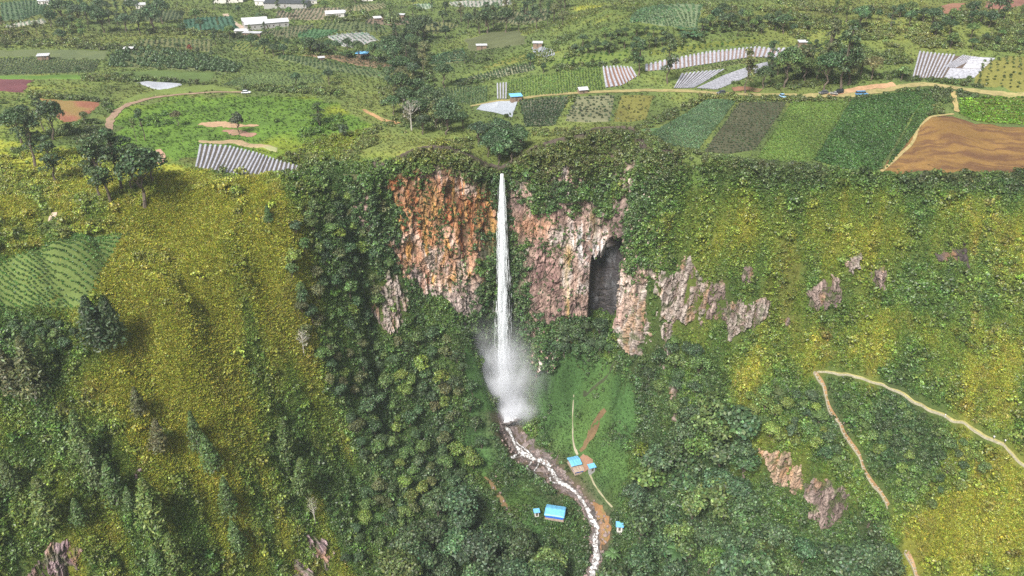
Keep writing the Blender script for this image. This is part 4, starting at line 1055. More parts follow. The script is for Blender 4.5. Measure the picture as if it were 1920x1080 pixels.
# distant plots
for top, bot, c in [([(344, 38), (390, 32), (436, 30)], [(346, 55), (395, 58), (448, 56)], (.055, .115, .075)),
                    ([(612, 68), (650, 62), (690, 62)], [(640, 86), (665, 89), (710, 76)], (.30, .29, .28)),
                    ([(560, 62), (590, 54), (640, 56)], [(556, 70), (590, 74), (612, 68)], (.07, .135, .06)),
                    ([(490, 62), (540, 50), (590, 46)], [(470, 72), (540, 74), (575, 62)], (.12, .12, .065)),
                    ([(520, 22), (580, 16), (640, 14)], [(515, 33), (580, 38), (640, 34)], (.20, .165, .115)),
                    ([(640, 16), (690, 7), (720, 6)], [(620, 22), (690, 22), (735, 12)], (.19, .175, .095)),
                    ([(690, 36), (730, 30), (775, 36)], [(680, 46), (730, 48), (780, 44)], (.15, .115, .085)),
                    ([(610, 44), (670, 40), (720, 50)], [(600, 56), (680, 60), (730, 62)], (.095, .115, .05)),
                    ([(780, 38), (830, 40), (860, 46)], [(790, 66), (830, 62), (850, 56)], (.135, .14, .06)),
                    ([(1185, 30), (1240, 10), (1322, 8)], [(1180, 44), (1250, 50), (1308, 52)], (.15, .19, .10)),
                    ([(840, 5), (880, 1), (960, -2)], [(850, 12), (890, 14), (960, 9)], (.30, .285, .25)),
                    ([(775, 9), (800, 7), (812, 9)], [(777, 16), (800, 17), (812, 14)], (.26, .30, .22)),
                    ([(1756, 14), (1780, 6), (1808, 5)], [(1756, 30), (1780, 30), (1802, 24)], (.22, .115, .075)),
                    ([(1848, 4), (1890, 0), (1930, -2)], [(1848, 18), (1890, 16), (1930, 10)], (.20, .10, .075)),
                    ([(10, 48), (40, 42), (84, 36)], [(12, 54), (50, 48), (88, 44)], (.32, .30, .25)),
                    ([(0, 6), (50, 2), (92, 0)], [(0, 40), (40, 38), (80, 26)], (.085, .125, .065)),
                    ([(270, 18), (320, 20), (345, 22)], [(265, 40), (300, 42), (340, 36)], (.085, .10, .05)),
                    ([(260, 75), (320, 72), (400, 74)], [(250, 86), (320, 88), (400, 98)], (.13, .135, .06)),
                    ([(445, 78), (490, 74), (540, 80)], [(430, 92), (480, 98), (530, 96)], (.13, .15, .045)),
                    ([(640, 105), (690, 112), (736, 122)], [(560, 104), (650, 118), (735, 132)], (.17, .115, .07)),
                    ([(525, 102), (600, 112), (700, 128)], [(520, 110), (600, 130), (730, 148)], (.10, .125, .055)),
                    ([(940, 22), (1000, 20), (1040, 14)], [(930, 42), (990, 46), (1030, 36)], (.14, .14, .075)),
                    ([(1836, 118), (1880, 108), (1930, 104)], [(1828, 160), (1880, 168), (1930, 168)], (.15, .145, .04)),
                    ([(960, 108), (1000, 96), (1050, 96)], [(900, 128), (960, 120), (1020, 108)], (.15, .155, .04)),
                    ([(1020, 118), (1080, 108), (1180, 92)], [(1010, 130), (1080, 122), (1180, 112)], (.105, .145, .035)),
                    ([(1215, 96), (1300, 84), (1420, 70)], [(1215, 106), (1300, 94), (1420, 82)], (.12, .14, .03))]:
    pt = Patch(top, bot); g_ = (c[1] + .02) / (c[0] + .02)
    fo = soil('field', pt, c, lift=.35, col2=tuple(v * .72 for v in c), streak=.4)
    if g_ > .7: crop(pt, int(np.clip(pt.lu / 3.2, 6, 36)), None, (c[0] * .55, c[1] * .78, c[2] * .6), 'v', 1.5, 1.35, f=fo, gap=.1, jitter=.1)
# the sloping field on the left spur
crop(Patch([(-80, 570), (-40, 520), (0, 490), (70, 463), (145, 438)], [(-40, 583), (60, 581), (165, 582), (192, 515), (236, 441)]), 30, (.092, .125, .035), (.072, .145, .028), 'v', .5, .95, jitter=.08, flat=.8)
soil('bare_strip', Patch([(150, 440), (180, 438), (238, 440)], [(190, 452), (205, 462), (228, 452)]), (.22, .20, .07), col2=(.12, .15, .04))

# ------------------------------------------------------------------ roads and footpaths
m_dirt = tinted('dirt', scale=1.0, var=.25, bump=.4, bdist=.2, rough=.95, spec=.1)
ROADS = []
def road(name, line, w, col, lift=.22, rough=.25):
    V, Fc, (s, q, n) = ribbon(line, w, lift, 7, 1.2, rough, len(ROADS) + 7)
    n1 = fbm(V[:, 0] / 3, V[:, 1] / 3, oct=3, seed=151)
    c = np.array(col)[None] * (1 + .2 * n1[:, None]); c = lerp(c, (.11, .12, .04), sstep(.45, .9, n1) * .6)
    ROADS.append((line, w))
    return link(name, mesh_np(name, V, Fc, m_dirt, {'tint': ('POINT', 'FLOAT_COLOR', np.clip(c, .01, .7))}, smooth=True), kind='structure')
road('dirt_road', [(204, 252), (205, 238), (208, 224), (218, 210), (240, 196), (290, 183), (340, 177), (400, 173), (462, 173)], [3.0, 3.2, 3.4, 3.6, 3.4, 3, 2.6, 2.4, 2.4], (.24, .165, .115))
road('dirt_road', [(296, 280), (303, 288), (304, 298), (300, 308)], 2.6, (.34, .21, .15))
road('dirt_road', [(680, 205), (695, 214), (720, 226), (748, 233)], [1.8, 2.4, 3, 3.2], (.33, .20, .10))
road('dirt_road', [(422, 26), (428, 36), (440, 44), (456, 52), (462, 62)], [4, 4, 4.5, 5.5, 8], (.34, .26, .20))
road('farm_road', [(880, 200), (930, 190), (975, 186), (1050, 177), (1130, 172), (1200, 170), (1300, 172), (1400, 178), (1500, 180), (1590, 178), (1640, 172), (1690, 162), (1740, 158), (1790, 165), (1850, 174), (1940, 178)], [2, 2.5, 3, 3, 3, 3, 3.2, 4.0, 4.2, 4.6, 4, 3.2, 3, 3, 3, 3], (.24, .20, .09))
road('dirt_road', [(1552, 180), (1600, 170), (1640, 163), (1680, 158)], 3.2, (.34, .21, .12), .3)
road('earth_bank', [(1370, 168), (1400, 166), (1430, 171)], 5, (.19, .10, .065), .25)
road('field_edge', [(1650, 328), (1712, 268), (1720, 240), (1745, 220), (1790, 214)], 1.2, (.28, .22, .10), .3)
road('field_edge', [(1795, 212), (1792, 200), (1790, 186), (1788, 170)], 2.2, (.30, .23, .10), .3)
road('mud_slide', [(1137, 762), (1128, 782), (1112, 808), (1098, 830), (1085, 850)], [1.2, 2.0, 2.2, 2.0, 1.6], (.13, .085, .045), .15, .7)
road('dirt_path', [(1077, 735), (1073, 760), (1074, 790), (1073, 820), (1078, 845), (1085, 856)], [.3, .45, .45, .5, .7, 1.2], (.28, .25, .18), .25, .5)
road('dirt_path', [(1104, 888), (1112, 905), (1122, 920), (1135, 938), (1150, 955)], [.8, .5, .5, .5, .5], (.24, .22, .14), .25, .5)
road('dirt_yard', [(1085, 856), (1098, 868), (1104, 884)], [4, 6, 4], (.22, .125, .085), .25)
road('dirt_path', [(1165, 650), (1140, 705), (1112, 730), (1090, 742)], [.6, .7, .7, .6], (.05, .06, .03), .2, .5)
road('dirt_ground', [(905, 893), (918, 905), (930, 920), (942, 940), (950, 960)], [1.2, 2.0, 2.4, 2.0, 1.2], (.15, .10, .05), .2, .8)
road('dirt_ground', [(1108, 942), (1126, 962), (1139, 982), (1140, 1004), (1130, 1026)], [1.5, 3, 4, 3, 1.5], (.19, .105, .05), .35, .8)
road('dirt_ground', [(372, 232), (400, 234), (440, 236), (488, 236)], [3, 7, 4.5, 2], (.32, .21, .13), .12, .6)
road('dirt_ground', [(415, 245), (450, 248), (480, 255)], [2, 6, 3], (.26, .15, .11), .12, .6)
road('dirt_ground', [(86, 414), (100, 405), (112, 401)], [1.5, 2.4, 1.5], (.35, .27, .21), .3, .5)

m_wall = plain('path_wall_stone', (.31, .28, .20), rough=.9, var=.3, scale=1.5, bump=.3)
m_step = plain('path_step_stone', (.32, .27, .21), rough=.9, var=.3, scale=2.0)
def footpath(line, w, earth, wallside=-1, steps=True):
    f = road('footpath', line, w, earth, .3, .5)
    L_ = np.array(line, float); P = at(L_[:, 0], L_[:, 1])[:, :2]
    l = np.concatenate([[0], np.cumsum(np.hypot(*np.diff(P, axis=0).T))]); n = max(6, int(l[-1] / .7)); s = np.linspace(0, l[-1], n)
    x, y = np.interp(s, l, P[:, 0]), np.interp(s, l, P[:, 1]); kw = np.hanning(7); kw /= kw.sum()
    x = np.convolve(np.pad(x, 3, 'edge'), kw, 'valid'); y = np.convolve(np.pad(y, 3, 'edge'), kw, 'valid')
    tx, ty = np.gradient(x), np.gradient(y); m = np.hypot(tx, ty) + 1e-9; nx, ny = -ty / m * wallside, tx / m * wallside
    off = np.array([w / 2, w / 2, w / 2 + .22, w / 2 + .22]); hh = np.array([-.2, .55, .55, -.3])
    X = x[:, None] + nx[:, None] * off; Y = y[:, None] + ny[:, None] * off
    zc = ground(x + nx * w / 2, y + ny * w / 2)
    Z = zc[:, None] + hh[None] + (fbm(s / 2, s * 0, oct=2, seed=161) * .06)[:, None]
    link('kerb_wall', mesh_np('kerb_wall', np.stack([X.ravel(), Y.ravel(), Z.ravel()], -1), grid_faces(4, n), m_wall), f)
    if steps:
        bm = bmesh.new(); bmesh.ops.create_cube(bm, size=1, matrix=Matrix.Diagonal((w * .9, .42, .3, 1))); me = bpy.data.meshes.new('step'); bm.to_mesh(me); me.materials.append(m_step)
        for d in np.arange(.6, l[-1], 1.3):
            i = int(d / l[-1] * (n - 1))
            link('step', me, f, (x[i], y[i], ground(x[i], y[i]) + .3), math.atan2(-ny[i] * wallside, -nx[i] * wallside) if 0 else math.atan2(ty[i], tx[i]) + math.pi / 2)
    return f
footpath(PATH_UP, .45, (.26, .23, .09), 1, False)
footpath(PATH_DN, .85, (.22, .135, .065), -1, True)
footpath(PATH_LO, .9, (.28, .18, .10), -1, True)
# ------------------------------------------------------------------ undergrowth on the slopes, hedges on the plateau
PATHS = [PATH_UP, PATH_DN, PATH_LO]
def blocked(px, py, x, y):
    b = np.zeros(px.shape, bool)
    for poly in FIELD_POLYS: b |= inpoly(px, py, poly)
    for poly in list(ROCKS[k_] for k_ in ()) + [o_[0] for o_ in OUTC]: b |= ragged(px, py, poly, x, y, 6, 3) & (rng.random(px.shape) > .05)
    for line, w in ROADS:
        ww = max(w) if np.ndim(w) else w
        ln_ = at(*np.array(line, float).T)[:, :2]
        b |= segdist(x, y, [tuple(p) for p in ln_]) < ww * .5 + (1.5 if line in PATHS else .5)
    b |= (segdist(px, py, RIVER) < np.interp(py, [780, 900, 950, 1080], [26, 25, 13, 15])) & (py > 765)
    return b

def sample_ground(x0, x1, y0, y1, n):
    x = rng.uniform(x0, x1, n); y = rng.uniform(y0, y1, n); z = ground(x, y)
    px, py, dep = proj(np.stack([x, y, z], -1))
    return x, y, z, px, py, dep

def vis(px, py, m=110): return (px > -m) & (px < 1920 + m) & (py > -40) & (py < 1080 + m)

x, y, z, px, py, dep = sample_ground(-250, 265, 128, 345, 440000)
nrm = gnormal(x, y)
sd = rim_sd(x, y)
k_ = vis(px, py) & ((sd < 2.5) | ((px < 660) & (sd < 26) & (rng.random(len(x)) < .75 - sd / 40))) & (nrm[:, 2] > .06)
k_ &= ~((px > 720) & (px < 1190) & (sd > -.8))
x, y, z, px, py, nrm, sd = [a[k_] for a in (x, y, z, px, py, nrm, sd)]
keep = (rng.random(len(x)) < np.clip(.6 / np.maximum(nrm[:, 2], .1), .4, 1)) & ~blocked(px, py, x, y)
x, y, z, px, py, nrm, sd = [a[keep] for a in (x, y, z, px, py, nrm, sd)]
col, md, yl = veg(px, py, x, y, z)
P = np.stack([x, y, z], -1)
n6 = fbm(x / 5, y / 5, oct=2, seed=171)
near = sstep(300, 180, y)
g = md > .5
sel = ~g
scl = (.75 + .45 * n6 + .5 * rng.random(len(x)) ** 2) * np.clip(1.2 - .62 * yl, .5, 1.1)
scatter('undergrowth', PAL_BUSH, P[sel], np.clip(scl[sel], .3, 1.9), col[sel], 8, nrm[sel], .5)
cov = rng.integers(0, len(x), 330000); cov = cov[sel[cov]]
jx, jy = x[cov] + rng.normal(0, .7, len(cov)), y[cov] + rng.normal(0, .7, len(cov))
okp = np.ones(len(cov), bool)
for line in PATHS: okp &= segdist(jx, jy, [tuple(p) for p in at(*np.array(line, float).T)[:, :2]]) > 1.1
cov, jx, jy = cov[okp], jx[okp], jy[okp]
scatter('fern_cover', PAL_TUFT, np.stack([jx, jy, ground(jx, jy)], -1), rng.uniform(.45, 1.05, len(cov)), col[cov] * 1.05, 4, nrm[cov], .5)
big = sel & (rng.random(len(x)) < .085 * np.clip(1.15 - yl, .02, 1) * (1 + n6)) 
scatter('shrubs', PAL_BIG, P[big], 1.0 + 2.2 * rng.random(big.sum()) ** 2, col[big] * .85, 5, nrm[big], .2)
ms = g & (fbm(x / 7, y / 7, oct=3, seed=175) > .28) & (rng.random(len(x)) < .45)
scatter('meadow_shrubs', PAL_BUSH, P[ms], rng.uniform(.5, 1.3, ms.sum()), col[ms] * np.array((1.1, 1.0, 1.0)), 8, nrm[ms], .4)
scatter('meadow_grass', PAL_TUFT, P[g], rng.uniform(.28, .6, g.sum()), col[g] * 1.1, 4, nrm[g], .5)

# plants clinging to the cliff
cn = np.cross(np.gradient(CV.reshape(NT, NS, 3), axis=1), np.gradient(CV.reshape(NT, NS, 3), axis=0)).reshape(-1, 3)
cn /= np.linalg.norm(cn, axis=1, keepdims=True) + 1e-9
cn *= -np.sign((cn[:, 0] * np.tile(nxw, NT) + cn[:, 1] * np.tile(nyw, NT)))[:, None]
wx = cpx + fbm(u / 3, v / 3, oct=3, seed=181) * 20; wy = cpy + fbm(u / 3 + 30, v / 3, oct=3, seed=182) * 20
rock = np.zeros(len(u), bool)
for key in ROCKS: rock |= inpoly(wx, wy, ROCKS[key])
dens = np.where(rock, .012, .42)
ledge = sstep(.25, .6, fbm(u / 2.4, v / 2.0, oct=3, seed=183) + cn[:, 2] * .6)
dens = np.where(rock & (alc.ravel() < .3), dens + .24 * ledge * sstep(600, 420, cpy), dens)
for (a, b, ra_, rb_, amt) in [(1025, 460, 22, 12, .4), (830, 410, 14, 20, .25), (870, 520, 14, 16, .3), (905, 380, 9, 30, .18), (1190, 470, 30, 40, .45), (1200, 400, 24, 30, .4), (1230, 560, 18, 30, .3), (790, 340, 20, 14, .3), (1150, 620, 14, 14, .0)]:
    dens = dens + amt * gblob(cpx, cpy, a, b, ra_, rb_) * (rock)
dens = np.where(alc.ravel() > .5, .0, dens)
dens = np.maximum(dens, .5 * sstep(.88, .93, T2.ravel()))
vis_ = vis(cpx, cpy)
pick = (rng.random(len(u)) < dens * .19) & vis_ & (T2.ravel() < .985)
ccol, _, _ = veg(cpx[pick], cpy[pick], CV[pick, 0], CV[pick, 1] + CV[pick, 2], CV[pick, 2])
ccol = ccol * .8 + np.array((.012, .022, .006))
shift = CV[pick] + cn[pick] * .1
scatter('cliff_plants', PAL_BUSH, shift, np.where(rock[pick], rng.uniform(.35, .9, pick.sum()), rng.uniform(.7, 1.7, pick.sum())), ccol, 8, cn[pick], .75)

top = pick & (rng.random(len(u)) < .22) & (~rock | (T2.ravel() > .92)) & (cpy < 420)
tc_, _, _ = veg(cpx[top], cpy[top], CV[top, 0], CV[top, 1] + CV[top, 2], CV[top, 2])
scatter('cliff_shrubs', PAL_BIG, CV[top] + cn[top] * .1, rng.uniform(1.0, 2.3, top.sum()), tc_ * .85, 5, cn[top], .5)

# plateau: rough grass everywhere that is not cropped, hedges and scrub in patches
x, y, z, px, py, dep = sample_ground(-420, 520, 262, 720, 330000)
sd = rim_sd(x, y)
k_ = vis(px, py, 60) & (sd > 1.0) & (rng.random(len(x)) < np.clip((330 / y) ** 1.6, 0, 1))
x, y, z, px, py, sd = [a[k_] for a in (x, y, z, px, py, sd)]
keep = ~blocked(px, py, x, y)
x, y, z, px, py, sd = [a[keep] for a in (x, y, z, px, py, sd)]
col, md, yl = veg(px, py, x, y, z)
P = np.stack([x, y, z], -1)
HEDGE = [[(1196, 250), (1260, 285), (1340, 300), (1420, 312), (1540, 320), (1650, 332), (1920, 334)], [(1190, 245), (1260, 215), (1320, 184)], [(1310, 186), (1400, 186), (1480, 188), (1590, 186), (1650, 176)], [(1750, 172), (1760, 210), (1720, 232)], [(1790, 178), (1850, 182), (1930, 184)],
         [(1440, 165), (1520, 160), (1600, 150), (1700, 140)], [(700, 318), (780, 308), (870, 292)], [(960, 250), (1060, 250), (1180, 250), (1230, 270)], [(205, 145), (270, 150), (330, 150), (400, 158)], [(150, 145), (205, 150), (260, 150)], [(0, 80), (80, 82), (200, 92), (260, 90)], [(460, 165), (540, 170), (640, 176)], [(500, 90), (560, 98), (640, 104), (720, 116)],
         [(860, 160), (920, 146), (1010, 120), (1090, 112)], [(1040, 130), (1120, 122), (1200, 110)], [(1710, 150), (1780, 156), (1850, 172)], [(1320, 60), (1420, 50), (1560, 52), (1700, 60), (1800, 40)], [(60, 180), (130, 186), (200, 196), (215, 220)], [(280, 62), (340, 62), (460, 70), (530, 74)], [(590, 30), (640, 40), (720, 34), (800, 36)], [(0, 440), (60, 432), (120, 420)], [(0, 470), (70, 440), (120, 420)]]
hd = np.full(len(x), 1e9)
for h_ in HEDGE: hd = np.minimum(hd, segdist(px, py, h_))
scrub = fbm(x / 14, y / 14, oct=3, seed=191)
AREAS = [[(1500, 165), (1720, 150), (1700, 90), (1600, 70), (1520, 90), (1480, 130)], [(1050, 70), (1320, 60), (1320, 100), (1200, 100), (1060, 110)], [(560, 215), (720, 240), (740, 300), (560, 300)], [(0, 180), (200, 235), (300, 330), (0, 400)], [(700, 60), (800, 60), (830, 240), (720, 240)], [(1320, 10), (1560, 20), (1560, 60), (1330, 60)], [(960, 240), (1220, 245), (1220, 300), (950, 300)], [(1400, 0), (1920, 30), (1920, 100), (1500, 80)], [(200, 85), (0, 60), (0, 95)], [(640, 295), (880, 260), (880, 320), (640, 330)], [(1600, 175), (1790, 165), (1790, 200)]]
inA = np.zeros(len(x), bool)
for a in AREAS: inA |= inpoly(px, py, a)
wood = (hd < np.clip(5 * 420 / y, 2.5, 8)) | (inA & (scrub > .05)) | ((scrub > 1.0) & (rng.random(len(x)) < .4)) | (sd < 5)
w_ = wood & (rng.random(len(x)) < np.where(y > 430, .5, .75))
c2 = col * np.array((.95, .98, .98)); 
scatter('hedges_and_scrub', PAL_BIG, P[w_], rng.uniform(.9, 2.1, w_.sum()) * np.clip(y[w_] / 400, .8, 1.4), c2[w_], 5)
gr = ~wood & (rng.random(len(x)) < .5)
scatter('rough_grass', PAL_TUFT, P[gr], rng.uniform(.45, .95, gr.sum()) * np.clip(y[gr] / 380, .8, 1.5), col[gr], 4)
# ------------------------------------------------------------------ trees
m_bark = plain('bark', (.11, .085, .065), rough=.95, var=.35, scale=3, bump=.5)
m_pale_bark = plain('pale_bark', (.36, .33, .29), rough=.9, var=.25, scale=3)

def limb(bm, p0, p1, r0, r1, seg=6):
    p0, p1 = Vector(p0), Vector(p1); d = (p1 - p0).normalized(); a = d.orthogonal().normalized(); b = d.cross(a)
    A = [bm.verts.new(p0 + (a * math.cos(t) + b * math.sin(t)) * r0) for t in [k * 2 * math.pi / seg for k in range(seg)]]
    B = [bm.verts.new(p1 + (a * math.cos(t) + b * math.sin(t)) * r1) for t in [k * 2 * math.pi / seg for k in range(seg)]]
    for k in range(seg): bm.faces.new((A[k], A[(k + 1) % seg], B[(k + 1) % seg], B[k]))
    bm.faces.new(B)

def trunk_mesh(rs, H, r, forks, mat, bend=.25):
    bm = bmesh.new(); p = Vector((0, 0, -.8)); n = 5
    for i in range(n):
        q = Vector((rs.normal(0, bend), rs.normal(0, bend), H * (i + 1) / n))
        limb(bm, p, q, r * (1 - i / n * .6) * (1.35 if i == 0 else 1), r * (1 - (i + 1) / n * .6)); p = q
    for c in forks: 
        z0 = H * rs.uniform(.45, .98); s = Vector((rs.normal(0, .15), rs.normal(0, .15), z0)); e = Vector(c); mid = (s + e) / 2 + Vector((0, 0, -.25))
        limb(bm, s, mid, r * .42, r * .28, 5); limb(bm, mid, e, r * .28, r * .1, 5)
    me = bpy.data.meshes.new('trunk'); bm.to_mesh(me); bm.free(); me.materials.append(mat)
    return me

def proto_broad(seed, H=10, cz=6.3, rx=4.2, rz=2.8, nl=15, n=2100, size=.44, lobe=(1.2, 2.0), trunk=5.0, tr=.28):
    rs = np.random.default_rng(seed)
    v = unit(rs, nl); v[:, 2] = abs(v[:, 2]) * 1.1 - .35
    r = rs.uniform(*lobe, nl); k = rs.uniform(.55, 1, (nl, 1))
    lob = np.hstack([v * np.array((rx - 1.2, rx - 1.2, rz - .7)) * k + (0, 0, cz), r[:, None]])
    lob[0] = (0, 0, cz + rz * .45, lobe[1])
    P, nr = dome_points(rs, n, lob, 1, .85)
    crown = cat_mesh('crown', [leaves(P, nr + np.array((0, 0, .3)), size, 1.4, 1.0, rs)], M_CRN)
    return crown, trunk_mesh(rs, trunk, tr, [l[:3] for l in lob[1:8]], m_bark)

def proto_round(seed, n=900):
    return proto_broad(seed, 7, 4.2, 3.0, 2.9, 10, n, .48, (.95, 1.6), 3.6, .2)

def proto_tall(seed, n=1700):
    rs = np.random.default_rng(seed); nl = 11
    z = np.linspace(6.0, 16.8, nl) + rs.normal(0, .5, nl); sp = np.interp(z, [6, 11, 17], [2.0, 2.9, 1.0])
    a = rs.uniform(0, 6.28, nl); lob = np.stack([np.cos(a) * sp * rs.uniform(.35, 1, nl), np.sin(a) * sp * rs.uniform(.35, 1, nl), z, rs.uniform(1.1, 1.9, nl)], -1)
    P, nr = dome_points(rs, n, lob, 1, .8)
    return cat_mesh('crown', [leaves(P, nr + np.array((0, 0, .2)), .52, 1.8, .9, rs)], M_CRN), trunk_mesh(rs, 15.5, .3, [l[:3] for l in lob], m_bark, .3)

def proto_slim(seed):
    rs = np.random.default_rng(seed)
    lob = np.array([(0, 0, 10.6, 1.3), (1.1, .3, 9.6, 1.0), (-1.2, 0, 9.2, 1.0), (.3, 1, 8.4, .8), (-.6, -.6, 7.4, .6)])
    P, nr = dome_points(rs, 330, lob, 1, .8)
    return cat_mesh('crown', [leaves(P, nr, .55, 1.6, .9, rs)], M_CRN), trunk_mesh(rs, 10.2, .17, [l[:3] for l in lob], m_bark, .15)

def proto_pine(seed, n=2000):
    """soft drooping casuarina-like conifer"""
    rs = np.random.default_rng(seed)
    t = rs.uniform(0, 1, n) ** .8; z = 1.8 + t * 10.4; tiers = np.abs(np.sin(t * 13 + seed)) * .35 + .75
    r = (1 - t) ** .75 * 2.7 * tiers * rs.uniform(.25, 1.05, n) + .1; a = rs.uniform(0, 6.28, n)
    P = np.stack([np.cos(a) * r, np.sin(a) * r, z - r * .12], -1)
    nr = np.stack([np.cos(a), np.sin(a), np.full(n, .9)], -1)
    return cat_mesh('crown', [leaves(P, nr, .44, 2.6, .9, rs, .36)], M_CRN), trunk_mesh(rs, 11.4, .2, [], m_pale_bark, .12)

def proto_dead(seed, leafy=90):
    rs = np.random.default_rng(seed); bm = bmesh.new()
    limb(bm, (0, 0, -.6), (.1, 0, 4), .2, .14); limb(bm, (.1, 0, 4), (.2, .1, 8.4), .14, .04)
    tips = []
    for i in range(26):
        z = rs.uniform(3, 8); a = rs.uniform(0, 6.28); l = rs.uniform(1.0, 2.6) * (1.15 - z / 14)
        s = Vector((.12, 0, z)); e = s + Vector((math.cos(a) * l, math.sin(a) * l, l * .75)); limb(bm, s, e, .07, .02, 4); tips.append(e)
        for k in range(2):
            e2 = e + Vector((rs.normal(0, .5), rs.normal(0, .5), .6)); limb(bm, s.lerp(e, .6), e2, .035, .012, 3); tips.append(e2)
    me = bpy.data.meshes.new('trunk'); bm.to_mesh(me); bm.free(); me.materials.append(m_pale_bark)
    T_ = np.array([tips[i] for i in rs.integers(0, len(tips), leafy)]) + rs.normal(0, .3, (leafy, 3))
    return cat_mesh('crown', [leaves(T_, unit(rs, leafy), .35, 2.4, .5, rs, .2)], M_CRN), me

def proto_palm(seed, nf=15, H=4.2, fl=2.6):
    rs = np.random.default_rng(seed); V, Fc, C = [], [], []
    for i in range(nf):
        a = i * 6.283 / nf + rs.normal(0, .12); up = rs.uniform(.25, 1.3); L_ = fl * rs.uniform(.8, 1.15)
        d = np.array((math.cos(a), math.sin(a), 0)); s = np.array((-d[1], d[0], 0)); t = np.linspace(.03, 1, 6)
        ctr = d * (t * L_)[:, None] + np.array((0, 0, 1)) * (up * (t * 1.5 - t * t * 1.6) * L_ * .55 + H)[:, None]
        w = np.array([.06, .38, .46, .42, .28, .03]) * fl / 2.6
        b0 = len(V) * 18
        V.append(np.stack([ctr - s * w[:, None] - (0, 0, .14), ctr, ctr + s * w[:, None] - (0, 0, .14)], 1).reshape(-1, 3))
        for k in range(5):
            for q in (0, 1): Fc.append([b0 + 3 * k + q, b0 + 3 * k + q + 1, b0 + 3 * k + q + 4, b0 + 3 * k + q + 3])
        C.append(np.tile(np.exp(rs.normal(0, .22)) * np.ones(3), (18, 1)))
    return cat_mesh('fronds', [(np.vstack(V), np.array(Fc), np.clip(np.vstack(C), .3, 2))], M_CRN), trunk_mesh(rs, H, .16, [], m_bark, .12)

PROTO = {'broad': ([proto_broad(200 + i) for i in range(4)], 9.5, 'broad_tree'), 'round': ([proto_round(220 + i) for i in range(4)], 7.2, 'round_tree'), 'tall': ([proto_tall(240 + i) for i in range(4)], 18.0, 'tall_tree'),
         'slim': ([proto_slim(250 + i) for i in range(2)], 12.0, 'slim_tree'), 'pine': ([proto_pine(260 + i) for i in range(4)], 12.4, 'conifer'), 'dead': ([proto_dead(270 + i) for i in range(2)], 8.8, 'bare_tree'), 'palm': ([proto_palm(280 + i) for i in range(2)], 5.4, 'tree_fern'), 'banana': ([proto_palm(290 + i, 8, 1.6, 2.4) for i in range(2)], 3.2, 'banana_plant')}
TREES = []
TG, TD, TB, TY, TO = (.098, .152, .044), (.058, .094, .038), (.064, .108, .048), (.135, .185, .042), (.112, .125, .050)
def tree(kind, px, py, hpx=None, tint=TG, label=None, group=None, wide=1.0, h=None, P=None, sink=.0):
    if P is None: P = at1(px, py)
    dep = proj(P)[2]
    if h is None: h = hpx * dep / F / .9
    prot, H0, nm = PROTO[kind]
    i = rng.integers(0, len(prot)); crown, trunk = prot[i]
    r = link(nm, None, None, (P[0], P[1], P[2] - sink * h), rng.uniform(0, 6.28), label, 'tree' if kind not in ('banana', 'palm') else 'plant', group)
    s = h / H0; r.scale = (s * wide * rng.uniform(.92, 1.08), s * wide * rng.uniform(.92, 1.08), s)
    r.rotation_euler = (rng.normal(0, .04), rng.normal(0, .04), r.rotation_euler[2])
    if kind == 'pine': tint = tuple(v * .82 for v in tint)
    t = np.clip(np.array(tint) * math.exp(rng.normal(0, .13)) * (1 + rng.normal(0, .05, 3)), .005, .6)
    c = link(crown.name.split('.')[0], crown, r); c.color = (*t, 1)
    k = link('trunk', trunk, r)
    TREES.append((r, kind, P, h, t))
    return r

